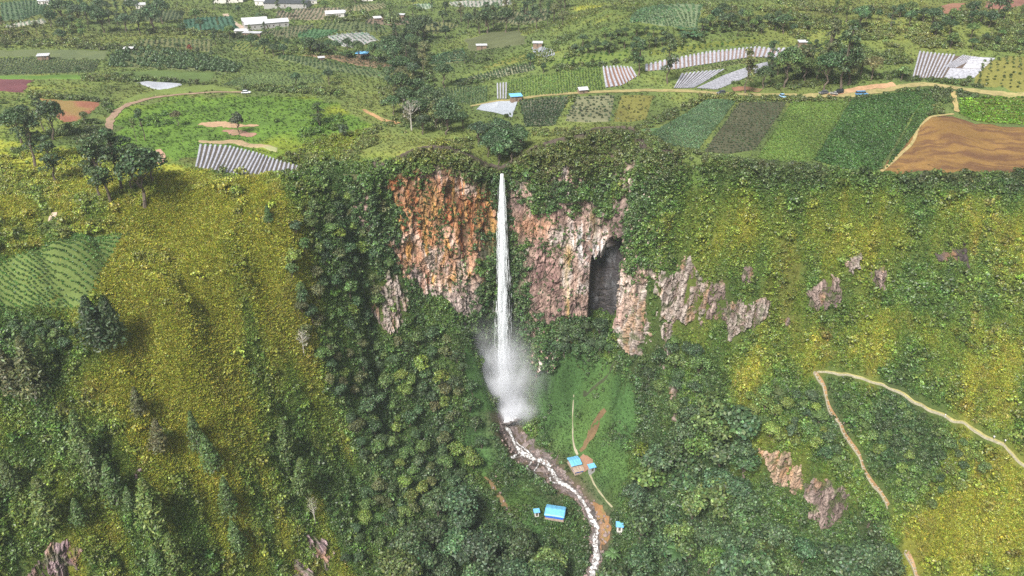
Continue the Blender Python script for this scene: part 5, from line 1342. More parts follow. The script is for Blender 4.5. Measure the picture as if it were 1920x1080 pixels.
GK = 'trees of the dark grove on the left knoll'
for kind, px, py, h, t, lab, g, w in [
 ('tall', 190, 374, 100, TD, 'leftmost tree of the dark knoll grove, thin bare stem below', GK, 1.25), ('tall', 208, 378, 118, TD, 'second tree from the left in the dark knoll grove, forked lower stem', GK, 1.2), ('tall', 228, 356, 112, TD, 'tallest middle tree of the dark knoll grove', GK, 1.3),
 ('broad', 272, 388, 106, TD, 'rightmost tree of the knoll grove, wide crown on black leaning trunk', GK, 1.05), ('tall', 250, 360, 92, TD, 'tree behind the wide-crowned one in the dark knoll grove', GK, 1.3), ('broad', 288, 344, 66, TG, 'lower tree at the back of the knoll grove beside the dirt road bend', GK, 1.0),
 ('tall', 66, 312, 104, TD, 'tall creeper-covered tree on the yellow slope below the red plot', None, 1.15), ('broad', 40, 268, 62, TD, 'round-headed dark tree just left of the creeper-covered one', None, 1.0), ('broad', 100, 262, 70, TD, 'dark broad tree on the yellow slope below the red plot', None, .95), ('tall', 107, 344, 82, TD, 'dark ragged tree on the yellow slope left of the knoll grove', None, 1.3), ('slim', 84, 246, 58, TD, 'pointed dark tree at the corner of the red plot', None, 1.2), ('broad', 160, 232, 22, TO, 'small olive tree at the lower edge of the red plot', None, 1.0), ('broad', 168, 286, 34, TO, 'olive tree half way between the red plot and the knoll grove', None, 1.1), ('round', 130, 252, 20, TG, 'small round tree under the red plot', None, 1.0), ('tall', 2, 232, 40, TD, 'dark tree cut by the left edge above the yellow slope', None, 1.2),
 ('slim', 271, 262, 55, TD, 'slim tree with a tufted head standing in the bright green meadow', None, 1.0), ('slim', 257, 266, 42, TO, 'thinner pale tree just left of the tufted slim one in the meadow', None, .9), ('broad', 335, 237, 28, TO, 'small open-branched tree in the bright green meadow', None, .9), ('round', 449, 252, 40, (.045, .060, .034), 'single round dark tree on bare earth above the striped plot', None, .95), ('tall', 598, 238, 42, TD, 'dark upright tree in the scrub right of the meadow', None, 1.5), ('round', 646, 260, 26, TD, 'small dark tree near the orange path mouth', None, 1.1),
 ('dead', 772, 246, 54, (.28, .25, .22), 'pale leafless tree among the dark trees of the ravine', None, 1.1), ('broad', 833, 166, 44, TB, 'spreading dark tree with a visible trunk beside the slanting crop rows', None, 1.0), ('round', 871, 120, 17, TD, 'single dark bush-like tree at the end of the terraced rows', None, 1.0), ('round', 1018, 137, 18, TD, 'round dark tree at the right end of the slanting crop rows', None, 1.0), ('tall', 1074, 129, 16, TD, 'small pointed tree on the far edge of the bright crop plot', None, 1.4), ('round', 995, 122, 22, TB, 'teal green bushy tree behind the slanting crop rows', None, 1.3),
 ('tall', 1197, 142, 60, TD, 'tall dark tree at the left end of the long striped plot', None, 1.1), ('tall', 1252, 157, 74, TD, 'tall dark tree standing before the long striped plot', None, 1.1), ('tall', 1398, 175, 74, TO, 'tall tree with a bare pale trunk beside the parked cars', None, 1.1), ('tall', 1446, 128, 46, TD, 'dark tree at the right end of the long striped plot', None, 1.3), ('broad', 1470, 164, 72, TD, 'wide dark tree in the roadside grove, next to the bare trunk', None, .8), ('tall', 1505, 146, 55, TO, 'olive tree in the roadside grove in front of the yellow bank', None, 1.2), ('tall', 1545, 128, 84, TO, 'tall olive tree behind the darkest one of the roadside grove', None, 1.0), ('tall', 1578, 166, 112, TD, 'tallest and darkest tree of the roadside grove above the parked cars', None, 1.0), ('broad', 1592, 158, 62, TD, 'dark bushy tree right of the tallest roadside tree', None, .9), ('broad', 1545, 168, 66, TD, 'dark bushy tree left of the tallest roadside tree', None, .8), ('broad', 1430, 166, 40, TD, 'low dark tree at the left end of the roadside grove', None, .9), ('tall', 1512, 120, 40, TD, 'far dark tree on the yellow bank behind the roadside grove', None, 1.2), ('round', 1690, 152, 26, TG, 'round shrub-like tree left of the fan-striped plot', None, 1.1),
 ('dead', 570, 664, 46, (.34, .30, .26), 'small bare pale tree on the edge of the left forest', None, 1.1), ('dead', 592, 985, 60, (.22, .24, .10), 'thin half-bare conifer above the bottom rocks', None, .7),
 ('pine', 190, 658, 112, TD, 'dark conifer just below the crop field on the left spur', None, 1.3), ('pine', 216, 652, 104, TD, 'right twin of the dark conifers below the crop field', None, 1.2), ('pine', 68, 758, 128, TO, 'grey-green conifer with a leaning white stem near the left edge', None, 1.15), ('pine', 28, 738, 92, TO, 'low olive conifer left of the white-stemmed one', None, 1.4), ('pine', 95, 704, 82, TY, 'pale yellow-green conifer below the crop field', None, 1.0),
 ('pine', 160, 876, 118, TG, 'tall narrow conifer on the lower left slope', None, .9), ('pine', 190, 918, 100, TG, 'conifer in the dark hollow of the lower left slope', None, 1.1), ('pine', 222, 946, 96, TG, 'bushy conifer left of the small reddish rock', None, 1.1), ('pine', 292, 992, 114, TY, 'bright conifer right of the small reddish rock', None, 1.2), ('pine', 250, 962, 62, TG, 'short conifer between two taller ones under the reddish rock', None, 1.1), ('pine', 98, 990, 112, TY, 'yellow-green conifer with a white stem above the corner rock', None, 1.15), ('pine', 374, 850, 88, TG, 'pointed conifer standing on the bright yellow slope', None, .9), ('pine', 402, 884, 84, TG, 'conifer below the pointed one on the yellow slope', None, 1.1), ('pine', 334, 1066, 86, TY, 'conifer at the bottom edge left of centre', None, 1.1), ('pine', 432, 972, 92, TG, 'conifer right of the pale flowering patch', None, 1.0), ('pine', 452, 1040, 80, TG, 'conifer at the bottom between two rocks', None, 1.1), ('pine', 540, 868, 92, TG, 'upper conifer at the edge of the left forest', None, 1.0), ('pine', 566, 930, 86, TG, 'lower conifer at the edge of the left forest', None, 1.1), ('pine', 300, 850, 70, TO, 'soft olive conifer in the middle of the left slope', None, 1.2), ('pine', 262, 780, 62, TO, 'faint olive conifer high on the left slope', None, 1.2), ('pine', 150, 985, 60, TG, 'squat conifer right of the white-stemmed one', None, 1.2), ('pine', 300, 1070, 60, TG, 'short conifer touching the bottom edge', None, 1.2), ('pine', 505, 420, 36, TG, 'small green conifer on the upper left slope', None, 1.2), ('pine', 30, 920, 70, TG, 'dark conifer at the left edge', None, 1.3),
 ('round', 357, 99, 15, (.20, .055, .025), 'small red-flowering tree behind the orchard', None, .9), ('round', 335, 96, 15, TD, 'dark round tree just left of the red-flowering one', None, 1), ('round', 372, 102, 13, TD, 'dark round tree just right of the red-flowering one', None, 1), ('round', 398, 110, 14, TD, 'dark round tree at the right end of the orchard', None, 1), ('round', 148, 142, 17, TD, 'single dark tree on the edge of the left crop rows', None, 1), ('broad', 556, 162, 24, TD, 'dark tree left of the ravine beside the light green plot', None, 1), ('broad', 618, 160, 30, TD, 'slender dark tree by the ravine', None, .9), ('round', 293, 84, 16, TG, 'low round tree at the far corner of the orchard', None, 1.4),
 ('round', 1650, 860, 30, TY, 'light green bush-tree between the two footpaths', None, 1.0), ('broad', 1628, 985, 58, (.085, .165, .030), 'bright green leafy tree beside the lower end of the stair path', None, 1.1), ('round', 1203, 868, 40, (.115, .165, .025), 'bright yellow-green tree at the edge of the gorge meadow', None, 1.2), ('palm', 1146, 1056, 30, (.085, .150, .045), 'tree fern on the right bank near the bottom of the stream', None, 1.1), ('palm', 1358, 1062, 44, (.085, .18, .03), 'bright tree fern among the lower right forest', None, 1.2), ('palm', 1268, 1058, 46, (.06, .12, .04), 'dark tree fern right of the stream', None, 1.2)]:
    tree(kind, px, py, h, t, lab, g, w)

def zone_pts(poly, n, mind):
    a = np.array(poly, float); out = []; tries = 0
    while len(out) < n and tries < n * 60:
        tries += 1
        p = (rng.uniform(a[:, 0].min(), a[:, 0].max()), rng.uniform(a[:, 1].min(), a[:, 1].max()))
        if inpoly(np.array([p[0]]), np.array([p[1]]), poly)[0] and all((p[0] - q[0]) ** 2 + ((p[1] - q[1]) * 1.3) ** 2 > mind ** 2 for q in out): out.append(p)
    return sorted(out, key=lambda q: q[1])

KIND_WORD = {'broad': 'broad tree', 'round': 'round tree', 'tall': 'tall tree', 'pine': 'conifer', 'banana': 'banana plant', 'slim': 'slim tree', 'palm': 'tree fern'}
ZONES = [
 ('left forest above the pool', [(560, 420), (690, 335), (735, 430), (738, 500), (690, 640), (860, 640), (895, 740), (912, 850), (860, 930), (760, 980), (700, 1070), (640, 1070), (700, 900), (620, 740), (560, 620), (545, 480)], 165, 21, ['round', 'round', 'round', 'broad'], (24, 40), [TG, TD, TY, TB, TO], .1),
 ('forest left of the stream', [(830, 950), (880, 985), (930, 1040), (1000, 1062), (1080, 1085), (1080, 1125), (730, 1125), (770, 1030)], 26, 42, ['broad'], (66, 100), [TD, TB, TG, TD], .1),
 ('forest right of the stream', [(1190, 960), (1240, 860), (1300, 800), (1400, 810), (1440, 890), (1530, 1000), (1640, 1020), (1660, 1110), (1150, 1120), (1165, 1010)], 62, 38, ['broad', 'broad', 'round'], (58, 92), [TD, TB, TG, TB], .1),
 ('rocky wall right of meadow', [(1195, 690), (1270, 640), (1330, 700), (1290, 790), (1215, 790)], 16, 26, ['round', 'broad'], (28, 48), [TD, TB, TG], .1),
 ('mound under the pink cliff', [(990, 640), (1060, 625), (1120, 625), (1160, 680), (1100, 676), (1010, 672)], 20, 16, ['round', 'broad'], (26, 44), [TD, TB], .1),
 ('ravine above the fall', [(730, 70), (800, 60), (800, 130), (775, 165), (800, 210), (870, 235), (865, 255), (785, 252), (735, 215), (722, 120)], 46, 13, ['broad', 'tall', 'broad'], (28, 52), [TD, TB, TD, TO], .0),
 ('thicket over the fall', [(880, 268), (905, 255), (975, 260), (1000, 290), (975, 306), (945, 312), (925, 312), (895, 290)], 16, 13, ['broad', 'round'], (30, 52), [TD, TB, TD], .0),
 ('triangle between the footpaths', [(1570, 745), (1690, 765), (1790, 820), (1850, 890), (1740, 960), (1690, 930), (1640, 860)], 46, 23, ['round'], (20, 32), [TG, TY, TG, TD], .15),
 ('bank left of stair path', [(1400, 740), (1520, 750), (1570, 840), (1600, 900), (1500, 840), (1420, 830)], 30, 23, ['round', 'broad'], (22, 38), [TG, TY, TB], .12),
 ('hollow below the crop field', [(10, 600), (150, 605), (150, 650), (110, 680), (10, 660)], 14, 24, ['round'], (22, 32), [TD, TB, TG], .15),
 ('far upper left grove', [(95, 15), (215, 20), (310, 45), (290, 66), (120, 58)], 24, 15, ['broad', 'tall', 'broad'], (24, 46), [TB, TD, TB], .0),
 ('far grove behind terraced rows', [(855, 40), (950, 30), (1060, 15), (1065, 50), (960, 64), (870, 64)], 24, 15, ['broad', 'broad', 'tall'], (24, 44), [TD, TB, TO], .0),
 ('clump below the yellow hill', [(1060, 92), (1140, 70), (1240, 62), (1290, 84), (1200, 102), (1080, 108)], 30, 12, ['round', 'broad'], (14, 24), [TB, TD, TG], .0),
 ('far hollow behind long striped plot', [(1310, 62), (1340, 35), (1430, 45), (1530, 48), (1500, 66), (1400, 70)], 24, 14, ['round', 'broad', 'tall'], (16, 34), [TB, TD, TG], .0),
 ('far ridge above fan-striped plot', [(1560, 40), (1700, 30), (1910, 20), (1915, 50), (1700, 56), (1600, 58)], 24, 18, ['broad', 'tall', 'round'], (20, 44), [TD, TG, TB], .0),
 ('tree belt below grey plot', [(490, 100), (540, 88), (640, 98), (720, 112), (715, 120), (600, 106), (500, 106)], 20, 10, ['broad', 'round'], (16, 30), [TB, TD, TG], .0),
 ('far left field edge', [(0, 60), (90, 50), (200, 76), (190, 88), (60, 86), (0, 90)], 14, 18, ['tall', 'round', 'slim'], (18, 34), [TD, TO, TG], .0),
 ('fields around the far barns', [(400, 10), (500, 5), (640, 25), (560, 40), (540, 90), (450, 95), (330, 70), (330, 30)], 22, 24, ['broad', 'tall', 'round'], (14, 28), [TD, TB, TG], .0),
 ('fields behind the ravine', [(640, 5), (840, 5), (850, 90), (700, 95), (650, 70)], 18, 24, ['broad', 'round', 'tall'], (12, 26), [TD, TB, TG], .0),
 ('grove above the parked cars', [(1425, 150), (1470, 120), (1540, 100), (1610, 110), (1640, 150), (1600, 166), (1440, 168)], 20, 17, ['broad', 'tall', 'round'], (26, 48), [TD, TG, TO], .0),
 ('scrub behind fan-striped plot', [(1700, 60), (1915, 70), (1915, 100), (1760, 90)], 10, 20, ['round', 'broad'], (16, 30), [TG, TD], .0),
 ('foot of the yellow hill', [(1270, 60), (1320, 55), (1335, 72), (1290, 78)], 9, 9, ['banana'], (10, 15), [(.06, .12, .05)], .0),
 ('gardens below grey plot', [(560, 88), (620, 96), (700, 108), (690, 114), (600, 104)], 9, 10, ['banana'], (9, 14), [(.07, .13, .05)], .0),
]
def shade_word(t):
    l = t[0] * .3 + t[1] * .6 + t[2] * .1
    return 'dark' if l < .073 else 'mid green' if l < .105 else 'pale green'
ZONE_TREES = []
for zone, poly, n, mind, kinds, hh, tints, sink in ZONES:
    for px, py in zone_pts(poly, n, mind):
        if segdist(np.array([px]), np.array([py]), RIVER)[0] < 34 or min(segdist(np.array([px]), np.array([py - 4.0]), l_)[0] for l_ in (PATH_UP, PATH_DN)) < 15 or inpoly(np.array([px]), np.array([py + 0.0]), [(1000, 925), (1085, 935), (1085, 990), (1000, 985)])[0]: continue
        if any(inpoly(np.array([px]), np.array([py + 0.0]), q_)[0] for q_ in ([(1405, 850), (1600, 920), (1625, 1050), (1520, 1060), (1410, 950)], [(1130, 985), (1195, 985), (1195, 1080), (1130, 1080)])): continue
        kd = kinds[rng.integers(len(kinds))]; u_ = rng.random(); h = hh[0] + (hh[1] - hh[0]) * u_ ** 1.3
        r = tree(kd, px, py, h, tints[rng.integers(len(tints))], None, None, rng.uniform(.9, 1.25), sink=sink)
        sz = 'large' if u_ > .62 else 'small' if u_ < .25 else 'middling'
        r['label'] = '%s %s %s in the %s' % (sz, shade_word(TREES[-1][4]), KIND_WORD[kd], zone)
        r['group'] = 'trees in the ' + zone
        ZONE_TREES.append((r, px, py, kd, TREES[-1][4]))
ORD = ['leftmost', 'second', 'third', 'fourth', 'fifth', 'sixth', 'seventh', 'eighth', 'ninth', 'tenth', 'eleventh', 'twelfth', 'thirteenth', 'fourteenth', 'fifteenth', 'sixteenth', 'seventeenth', 'eighteenth', 'nineteenth', 'twentieth']
for zone in [z_[0] for z_ in ZONES]:
    zt = sorted((t for t in ZONE_TREES if t[0]['group'] == 'trees in the ' + zone), key=lambda t: t[1])
    if len(zt) <= 24:
        for i, t in enumerate(zt):
            w = shade_word(t[4]) + ' ' + KIND_WORD[t[3]]
            j = len(zt) - 1 - i; side = 'left' if i <= j else 'right'; o_ = ORD[min(i, j)]
            t[0]['label'] = '%s in the %s, %s' % (KIND_WORD[t[3]] if len(zone.split()) > 7 else w, zone, (side + 'most' if min(i, j) == 0 else o_ + ' from the ' + side))
    elif len(zt) <= 64:
        yy_ = sorted(t[2] for t in zt); n3 = len(zt) // 3
        for part, (a_, b_) in (('upper', (-1e9, yy_[n3])), ('middle', (yy_[n3], yy_[2 * n3])), ('lower', (yy_[2 * n3], 1e9))):
            zz2 = [t for t in zt if a_ <= t[2] < b_]
            for i, t in enumerate(zz2):
                j = len(zz2) - 1 - i; side = 'left' if i <= j else 'right'; m_ = min(i, j)
                t[0]['label'] = '%s in the %s %s, %s' % (KIND_WORD[t[3]], part, zone, side + 'most' if m_ == 0 else '%s from the %s' % (ORD[min(m_, 19)], side))
    else:
        for t, wd in ((zt[0], 'leftmost'), (zt[-1], 'rightmost'), (min(zt, key=lambda t: t[2]), 'uppermost'), (max(zt, key=lambda t: t[2]), 'lowest')):
            t[0]['label'] = '%s %s in the %s' % (wd, KIND_WORD[t[3]], zone)
# trees that stand next to something one can find get a label of their own
for lx, ly, what in [(1040, 985, 'blue-roofed shelter on the stream bank'), (1161, 1010, 'small blue and white hut'), (1085, 1040, 'lowest white bend of the stream'), (1470, 930, 'tawny bare cliff'), (1600, 990, 'grey streaked cliff'), (590, 1070, 'broad purplish rock at the bottom edge'), (570, 640, 'small bare pale tree'), (1530, 730, 'hairpin of the footpath'), (1667, 960, 'lower end of the stair path'), (1890, 880, 'right end of the upper footpath'), (720, 610, 'pale rock patch left of the orange cliff'), (930, 890, 'bare orange earth by the stream'), (1190, 680, 'foot of the pale right wall'), (940, 320, 'lip of the waterfall'), (775, 240, 'pale leafless ravine tree'), (150, 650, 'dark twin conifers'), (455, 70, 'low white roofs'), (628, 36, 'white farmhouse on the far slope'), (680, 112, 'blue-roofed shed'), (1110, 650, 'dark cave mouth in the cliff'), (1245, 1060, 'dark tree fern')]:
    best = min((t for t in ZONE_TREES if not t[0].get('uniq')), key=lambda t: math.hypot(t[1] - lx, t[2] - ly))
    best[0]['uniq'] = 1; best[0]['label'] = '%s closest to the %s' % (KIND_WORD[best[3]], what)
for t in ZONE_TREES:
    if 'uniq' in t[0]: del t[0]['uniq']

# orchard: rows of small dark trees
orch = Patch([(208, 108), (250, 92), (300, 92), (390, 108), (455, 126)], [(204, 126), (260, 128), (330, 132), (400, 134), (440, 138)]); FIELD_POLYS.pop()
soil('orchard_ground', orch, (.10, .115, .05), lift=.2)
och = cat_mesh('orchard_tree', [leaves(*(lambda P_, n_: (P_ + (0, 0, .9), n_))(*(lambda v_: (v_ * (1, 1, .95), v_))(unit(np.random.default_rng(300), 60))), .75, 1.4, 1.0, np.random.default_rng(301))], M_CRN)
ROWN = ['farthest', 'second farthest', 'third farthest', 'fourth farthest', 'fourth nearest', 'third nearest', 'second nearest', 'nearest']
for i in range(8):
    jj = [j for j in range(24) if rng.random() > .12]
    for q_, j in enumerate(jj):
        x_, y_ = orch.xy(np.array([(j + .5 + rng.normal(0, .12)) / 24]), np.array([(i + .5 + rng.normal(0, .12)) / 8]))
        o = link('orchard_tree', och, None, (x_[0], y_[0], ground(x_, y_)[0] + .1), rng.uniform(0, 6), 'small dark orchard tree, %s row, %s' % (ROWN[i], (lambda a_, b_: ('left' if a_ <= b_ else 'right') + 'most' if min(a_, b_) == 0 else '%s from the %s' % (ORD[min(a_, b_)], 'left' if a_ <= b_ else 'right'))(q_, len(jj) - 1 - q_)), 'tree', 'orchard trees in rows')
        s = rng.uniform(.95, 1.6); o.scale = (s, s, s * rng.uniform(.9, 1.2)); o.color = (*(np.array(TD) * rng.uniform(.9, 1.5)), 1)
# ------------------------------------------------------------------ houses, sheds, shelters
def bm_link(name, bm, mat, parent=None, **kw):
    me = bpy.data.meshes.new(name); bm.to_mesh(me); bm.free(); me.materials.append(mat)
    return link(name, me, parent, **kw)
def box(bm, x0, x1, y0, y1, z0, z1, bev=0):
    r = bmesh.ops.create_cube(bm, size=1, matrix=Matrix.Translation(((x0 + x1) / 2, (y0 + y1) / 2, (z0 + z1) / 2)) @ Matrix.Diagonal((x1 - x0, y1 - y0, z1 - z0, 1)))
    if bev: bmesh.ops.bevel(bm, geom=list({e for v in r['verts'] for e in v.link_edges}), offset=bev, segments=1, affect='EDGES')
def roof_slab(bm, x0, x1, ya, za, yb, zb, th=.12, ribs=0):
    vs = []
    for dz in (0, th): vs += [bm.verts.new(p) for p in ((x0, ya, za + dz), (x1, ya, za + dz), (x1, yb, zb + dz), (x0, yb, zb + dz))]
    a, b, c, d, e, f, g, h = vs
    for q in ((a, d, c, b), (e, f, g, h), (a, b, f, e), (b, c, g, f), (c, d, h, g), (d, a, e, h)): bm.faces.new(q)
    for i in range(ribs):                                            # standing seams of the sheet metal
        x = x0 + (x1 - x0) * (i + .5) / ribs
        w = .05
        q = [bm.verts.new(p) for p in ((x - w, ya, za + th), (x + w, ya, za + th), (x + w, yb, zb + th), (x - w, yb, zb + th), (x, ya, za + th + .07), (x, yb, zb + th + .07))]
        bm.faces.new((q[0], q[4], q[5], q[3])); bm.faces.new((q[4], q[1], q[2], q[5])); bm.faces.new((q[0], q[1], q[4])); bm.faces.new((q[2], q[3], q[5]))
M_ROOF = {'white': plain('white_sheet_roof', (.42, .42, .43), .4, .12, .6, spec=.5), 'pale': plain('pale_roof', (.48, .47, .46), .5, .15, .6), 'blue': plain('blue_roof', (.14, .38, .62), .45, .12, .6, spec=.5), 'dark': plain('dark_roof', (.045, .05, .055), .7, .3, .6), 'rust': plain('rusty_roof', (.30, .22, .18), .7, .3, .8)}
M_WALLS = {'white': plain('limewashed_wall', (.52, .50, .46), .9, .15, 1), 'wood': plain('plank_wall', (.20, .14, .10), .9, .25, 2), 'grey': plain('block_wall', (.30, .29, .28), .9, .15, 1)}
m_door = plain('door_paint', (.10, .075, .06), .6); m_glass = plain('window_glass', (.03, .035, .04), .12, .1, 1, spec=.6); m_post = plain('timber_post', (.17, .12, .085), .9, .3, 3)

def house(px, py, w, d, h, rot, roof, wall, label, pitch=.22, style='gable', nwin=2, cat='house', name='house'):
    P = at1(px, py)
    z = min(ground(np.array([P[0] + a, P[0] - a]), np.array([P[1] + b, P[1] - b])).min() for a, b in ((w / 2, d / 2), (w / 2, -d / 2)))
    zt = max(ground(np.array([P[0] + a, P[0] - a]), np.array([P[1] + b, P[1] - b])).max() for a, b in ((w / 2, d / 2), (w / 2, -d / 2)))
    r = link(name, None, None, (P[0], P[1], zt), R(rot), label, cat)
    X, Y = w / 2, d / 2; rise = d * pitch
    bm = bmesh.new(); box(bm, -X, X, -Y, Y, z - zt - .5, h)
    if style == 'gable':
        for x in (-X, X):
            vs = [bm.verts.new((x, -Y, h - .01)), bm.verts.new((x, Y, h - .01)), bm.verts.new((x, 0, h + rise))]; bm.faces.new(vs)
    bm_link('wall', bm, M_WALLS[wall], r)
    ov = .45
    if style == 'gable':
        for sgn in (-1, 1):
            bm = bmesh.new(); roof_slab(bm, -X - ov, X + ov, sgn * (Y + ov), h - ov * 2 * pitch + .06, 0, h + rise + .06, .1, max(6, int(w / .9))); bm_link('roof', bm, M_ROOF[roof], r)
    else:
        bm = bmesh.new(); roof_slab(bm, -X - ov, X + ov, -Y - ov, h + .04, Y + ov, h + rise * .8 + .04, .1, max(6, int(w / .9))); bm_link('roof', bm, M_ROOF[roof], r)
        bm = bmesh.new()
        for x in (-X, X):
            bm.faces.new([bm.verts.new((x, -Y, h)), bm.verts.new((x, Y, h)), bm.verts.new((x, Y, h + rise * .75))])
        bm.faces.new([bm.verts.new((-X, Y, h)), bm.verts.new((X, Y, h)), bm.verts.new((X, Y, h + rise * .75)), bm.verts.new((-X, Y, h + rise * .75))]); bm_link('gable', bm, M_WALLS[wall], r)
    bm = bmesh.new(); box(bm, -.45, .45, -Y - .05, -Y + .03, 0.02, min(2.0, h - .2)); bm_link('door', bm, m_door, r)
    for k in range(nwin):
        x = -X + w * (k + .5) / nwin
        if abs(x) < .9: x += 1.4
        if abs(x) > X - .6: continue
        bm = bmesh.new(); box(bm, x - .5, x + .5, -Y - .05, -Y + .03, .9, min(1.9, h - .25)); fr = bm_link('window', bm, M_WALLS['wood'], r)
        bm = bmesh.new(); box(bm, x - .42, x + .42, -Y - .08, -Y - .051, .98, min(1.82, h - .33)); bm_link('pane', bm, m_glass, fr)
    return r
house(500, 52, 30, 8, 3.4, 26, 'white', 'grey', 'long white-roofed barn beside the pinkish yard, the nearer of the two', nwin=7, cat='barn', name='barn')
house(478, 46, 17, 7, 3.2, 22, 'white', 'grey', 'shorter white-roofed barn just behind the long one by the yard', nwin=4, cat='barn', name='barn')
house(455, 66, 9, 5, 2.8, 5, 'pale', 'white', 'small pale-roofed house at the lower end of the far dirt road', .15, 'lean')
house(474, 69, 12, 4, 2.6, -8, 'white', 'wood', 'low strip-roofed shed right of the pale-roofed house', .12, 'lean', 3, 'shed', 'shed')
house(628, 33, 13, 7, 3.0, 18, 'pale', 'white', 'white farmhouse on the far slope among small trees')
house(640, 30, 6, 5, 2.6, 18, 'white', 'grey', 'small white annex touching the farmhouse on the far slope', .2, 'lean', 1)
for px, py, w, d, rt, rf, lab in [(430, 4, 24, 8, 4, 'white', 'white roof at the top edge, farthest left of the far village'), (443, 1, 18, 7, 0, 'pale', 'pale roof at the top edge behind the leftmost village house'), (504, 9, 20, 9, -22, 'white', 'slanting white roof left of the dark netted shed'), (518, 3, 26, 8, -15, 'white', 'long white roof behind the dark netted shed'), (541, 2, 16, 8, 10, 'pale', 'pale roof touching the top edge right of the long one'), (573, 8, 18, 5, 14, 'white', 'thin white roof right of the dark netted shed'), (690, 1, 9, 6, 0, 'white', 'small white roof at the top edge beside the tan field'), (85, 8, 8, 6, 10, 'white', 'small white house in the top left corner fields'), (247, 6, 8, 5, 0, 'white', 'small white house at the top edge by the dark grove'), (265, 16, 7, 5, 20, 'white', 'small white hut just below the top edge, near the dark grove')]:
    house(px, py, w, d, 3, rt, rf, 'white', lab, nwin=3)
house(540, 13, 34, 14, 3, -4, 'dark', 'grey', 'large dark netted shed in the far village', .12, nwin=0, cat='shed', name='shed')
house(83, 112, 6.0, 4.2, 2.4, 15, 'white', 'wood', 'small white-roofed hut alone in the left crop rows', .18, 'lean', 1, 'hut', 'hut')
house(680, 108, 7, 4.5, 2.4, -12, 'blue', 'wood', 'blue-roofed shed behind the ravine trees', .18, 'lean', 1, 'shed', 'shed')
house(603, 113, 3.2, 2.4, 1.5, 20, 'white', 'wood', 'tiny white hut on the reddish far field', .2, 'lean', 0, 'hut', 'hut')
house(752, 32, 5, 3, 1.5, -8, 'white', 'wood', 'tiny white-roofed hut on the brown hump at the top', .2, 'lean', 1, 'hut', 'hut')
house(708, 40, 5, 4, 2.2, 20, 'pale', 'wood', 'tiny grey hut at the left end of the brown hump', .2, 'lean', 1, 'hut', 'hut')
house(903, 92, 6, 3, 1.8, 5, 'white', 'wood', 'low white shed on the olive plot above the terraced rows', .15, 'lean', 0, 'shed', 'shed')
house(1008, 90, 5, 3.4, 2.0, -5, 'white', 'wood', 'white hut at the corner of the grey net plot', .15, 'lean', 0, 'hut', 'hut')
house(967, 190, 5.0, 3.2, 2.0, 14, 'blue', 'wood', 'pale blue roofed field hut at the corner of the grey striped plot', .2, 'lean', 0, 'hut', 'hut')
house(1092, 174, 4.0, 2.8, 1.6, 18, 'white', 'wood', 'white canopy hut on the near edge of the bright crop plot', .3, 'gable', 0, 'hut', 'hut')
house(1504, 88, 4, 3, 2, 0, 'white', 'wood', 'white hut at the right end of the long striped plot', .2, 'lean', 0, 'hut', 'hut')
house(242, 96, 5, 3, 1.8, 10, 'pale', 'wood', 'grey hut at the far edge of the orchard', .2, 'lean', 0, 'hut', 'hut')

m_tarp = plain('blue_tarpaulin', (.12, .35, .55), .45, .10, .8, bump=.25, spec=.5); m_tarp2 = plain('deep_blue_tarpaulin', (.03, .12, .50), .45, .15, .8, bump=.2, spec=.5)
m_plank = plain('weathered_planks', (.30, .23, .18), .9, .3, 3)
def shelter(px, py, w, d, h, rot, label, roofmat, rise=1.0, skirt=None):
    P = at1(px, py); zt = ground(np.array([P[0]]), np.array([P[1]]))[0] + .3
    r = link('shelter', None, None, (P[0], P[1], zt), R(rot), label, 'shelter')
    X, Y = w / 2, d / 2
    for x in np.linspace(-X, X, 3):
        for y in (-Y, Y):
            bm = bmesh.new(); box(bm, x - .08, x + .08, y - .08, y + .08, -2.5, h); bm_link('post', bm, m_post, r)
    bm = bmesh.new(); box(bm, -X - .2, X + .2, -Y - .2, Y + .2, -.6, .12); bm_link('floor', bm, m_plank, r)
    U, V = np.meshgrid(np.linspace(-1, 1, 25), np.linspace(-1, 1, 25))
    Z = h + rise * (1 - np.abs(V) ** 1.1) - .16 * np.sin((U + 1) * math.pi * 2) ** 2 * (1 - V * V) + vnoise(U * 4 + px, V * 4, seed=211) * .08 - .45 * (np.maximum(abs(U), abs(V)) > .97)
    link('tarp_roof', mesh_np('tarp_roof', np.stack([(U * (X + .4)).ravel(), (V * (Y + .4)).ravel(), Z.ravel()], -1), grid_faces(25, 25), roofmat, smooth=True), r)
    if skirt:
        for (x0, x1, y0, y1) in ((-X, X, -Y - .04, -Y + .02), (X - .02, X + .04, -Y, Y), (-X - .04, -X + .02, -Y, Y)):
            bm = bmesh.new(); box(bm, x0, x1, y0, y1, .5, h - .25); bm_link('tarp_wall', bm, skirt, r)
    return r
shelter(1041, 966, 7.6, 5.6, 2.3, -12, 'large sky-blue tarpaulin shelter on the left bank of the stream', m_tarp, 1.0, m_tarp2)
shelter(1077, 872, 4.4, 5.0, 2.3, 18, 'sky-blue tarpaulin roof above the stream, upper half of the stall row', m_tarp, .7)
sh = shelter(1084, 884, 4.2, 3.2, 1.7, 18, 'brown plank stall with a blue front joined below the sky-blue roof', m_plank, .35, m_tarp2)
house(1109, 885, 2.4, 1.8, 2.0, 20, 'blue', 'grey', 'tiny dark blue kiosk right of the plank stall', .2, 'lean', 0, 'kiosk', 'kiosk')
house(1006, 966, 1.7, 1.5, 2.0, 10, 'blue', 'white', 'tiny blue cubicle left of the large tarpaulin shelter', .2, 'lean', 0, 'cubicle', 'cubicle')
house(1161, 996, 2.3, 2.0, 2.2, -6, 'blue', 'white', 'small blue and white hut at the edge of the forest right of the stream', .25, 'lean', 0, 'hut', 'hut')
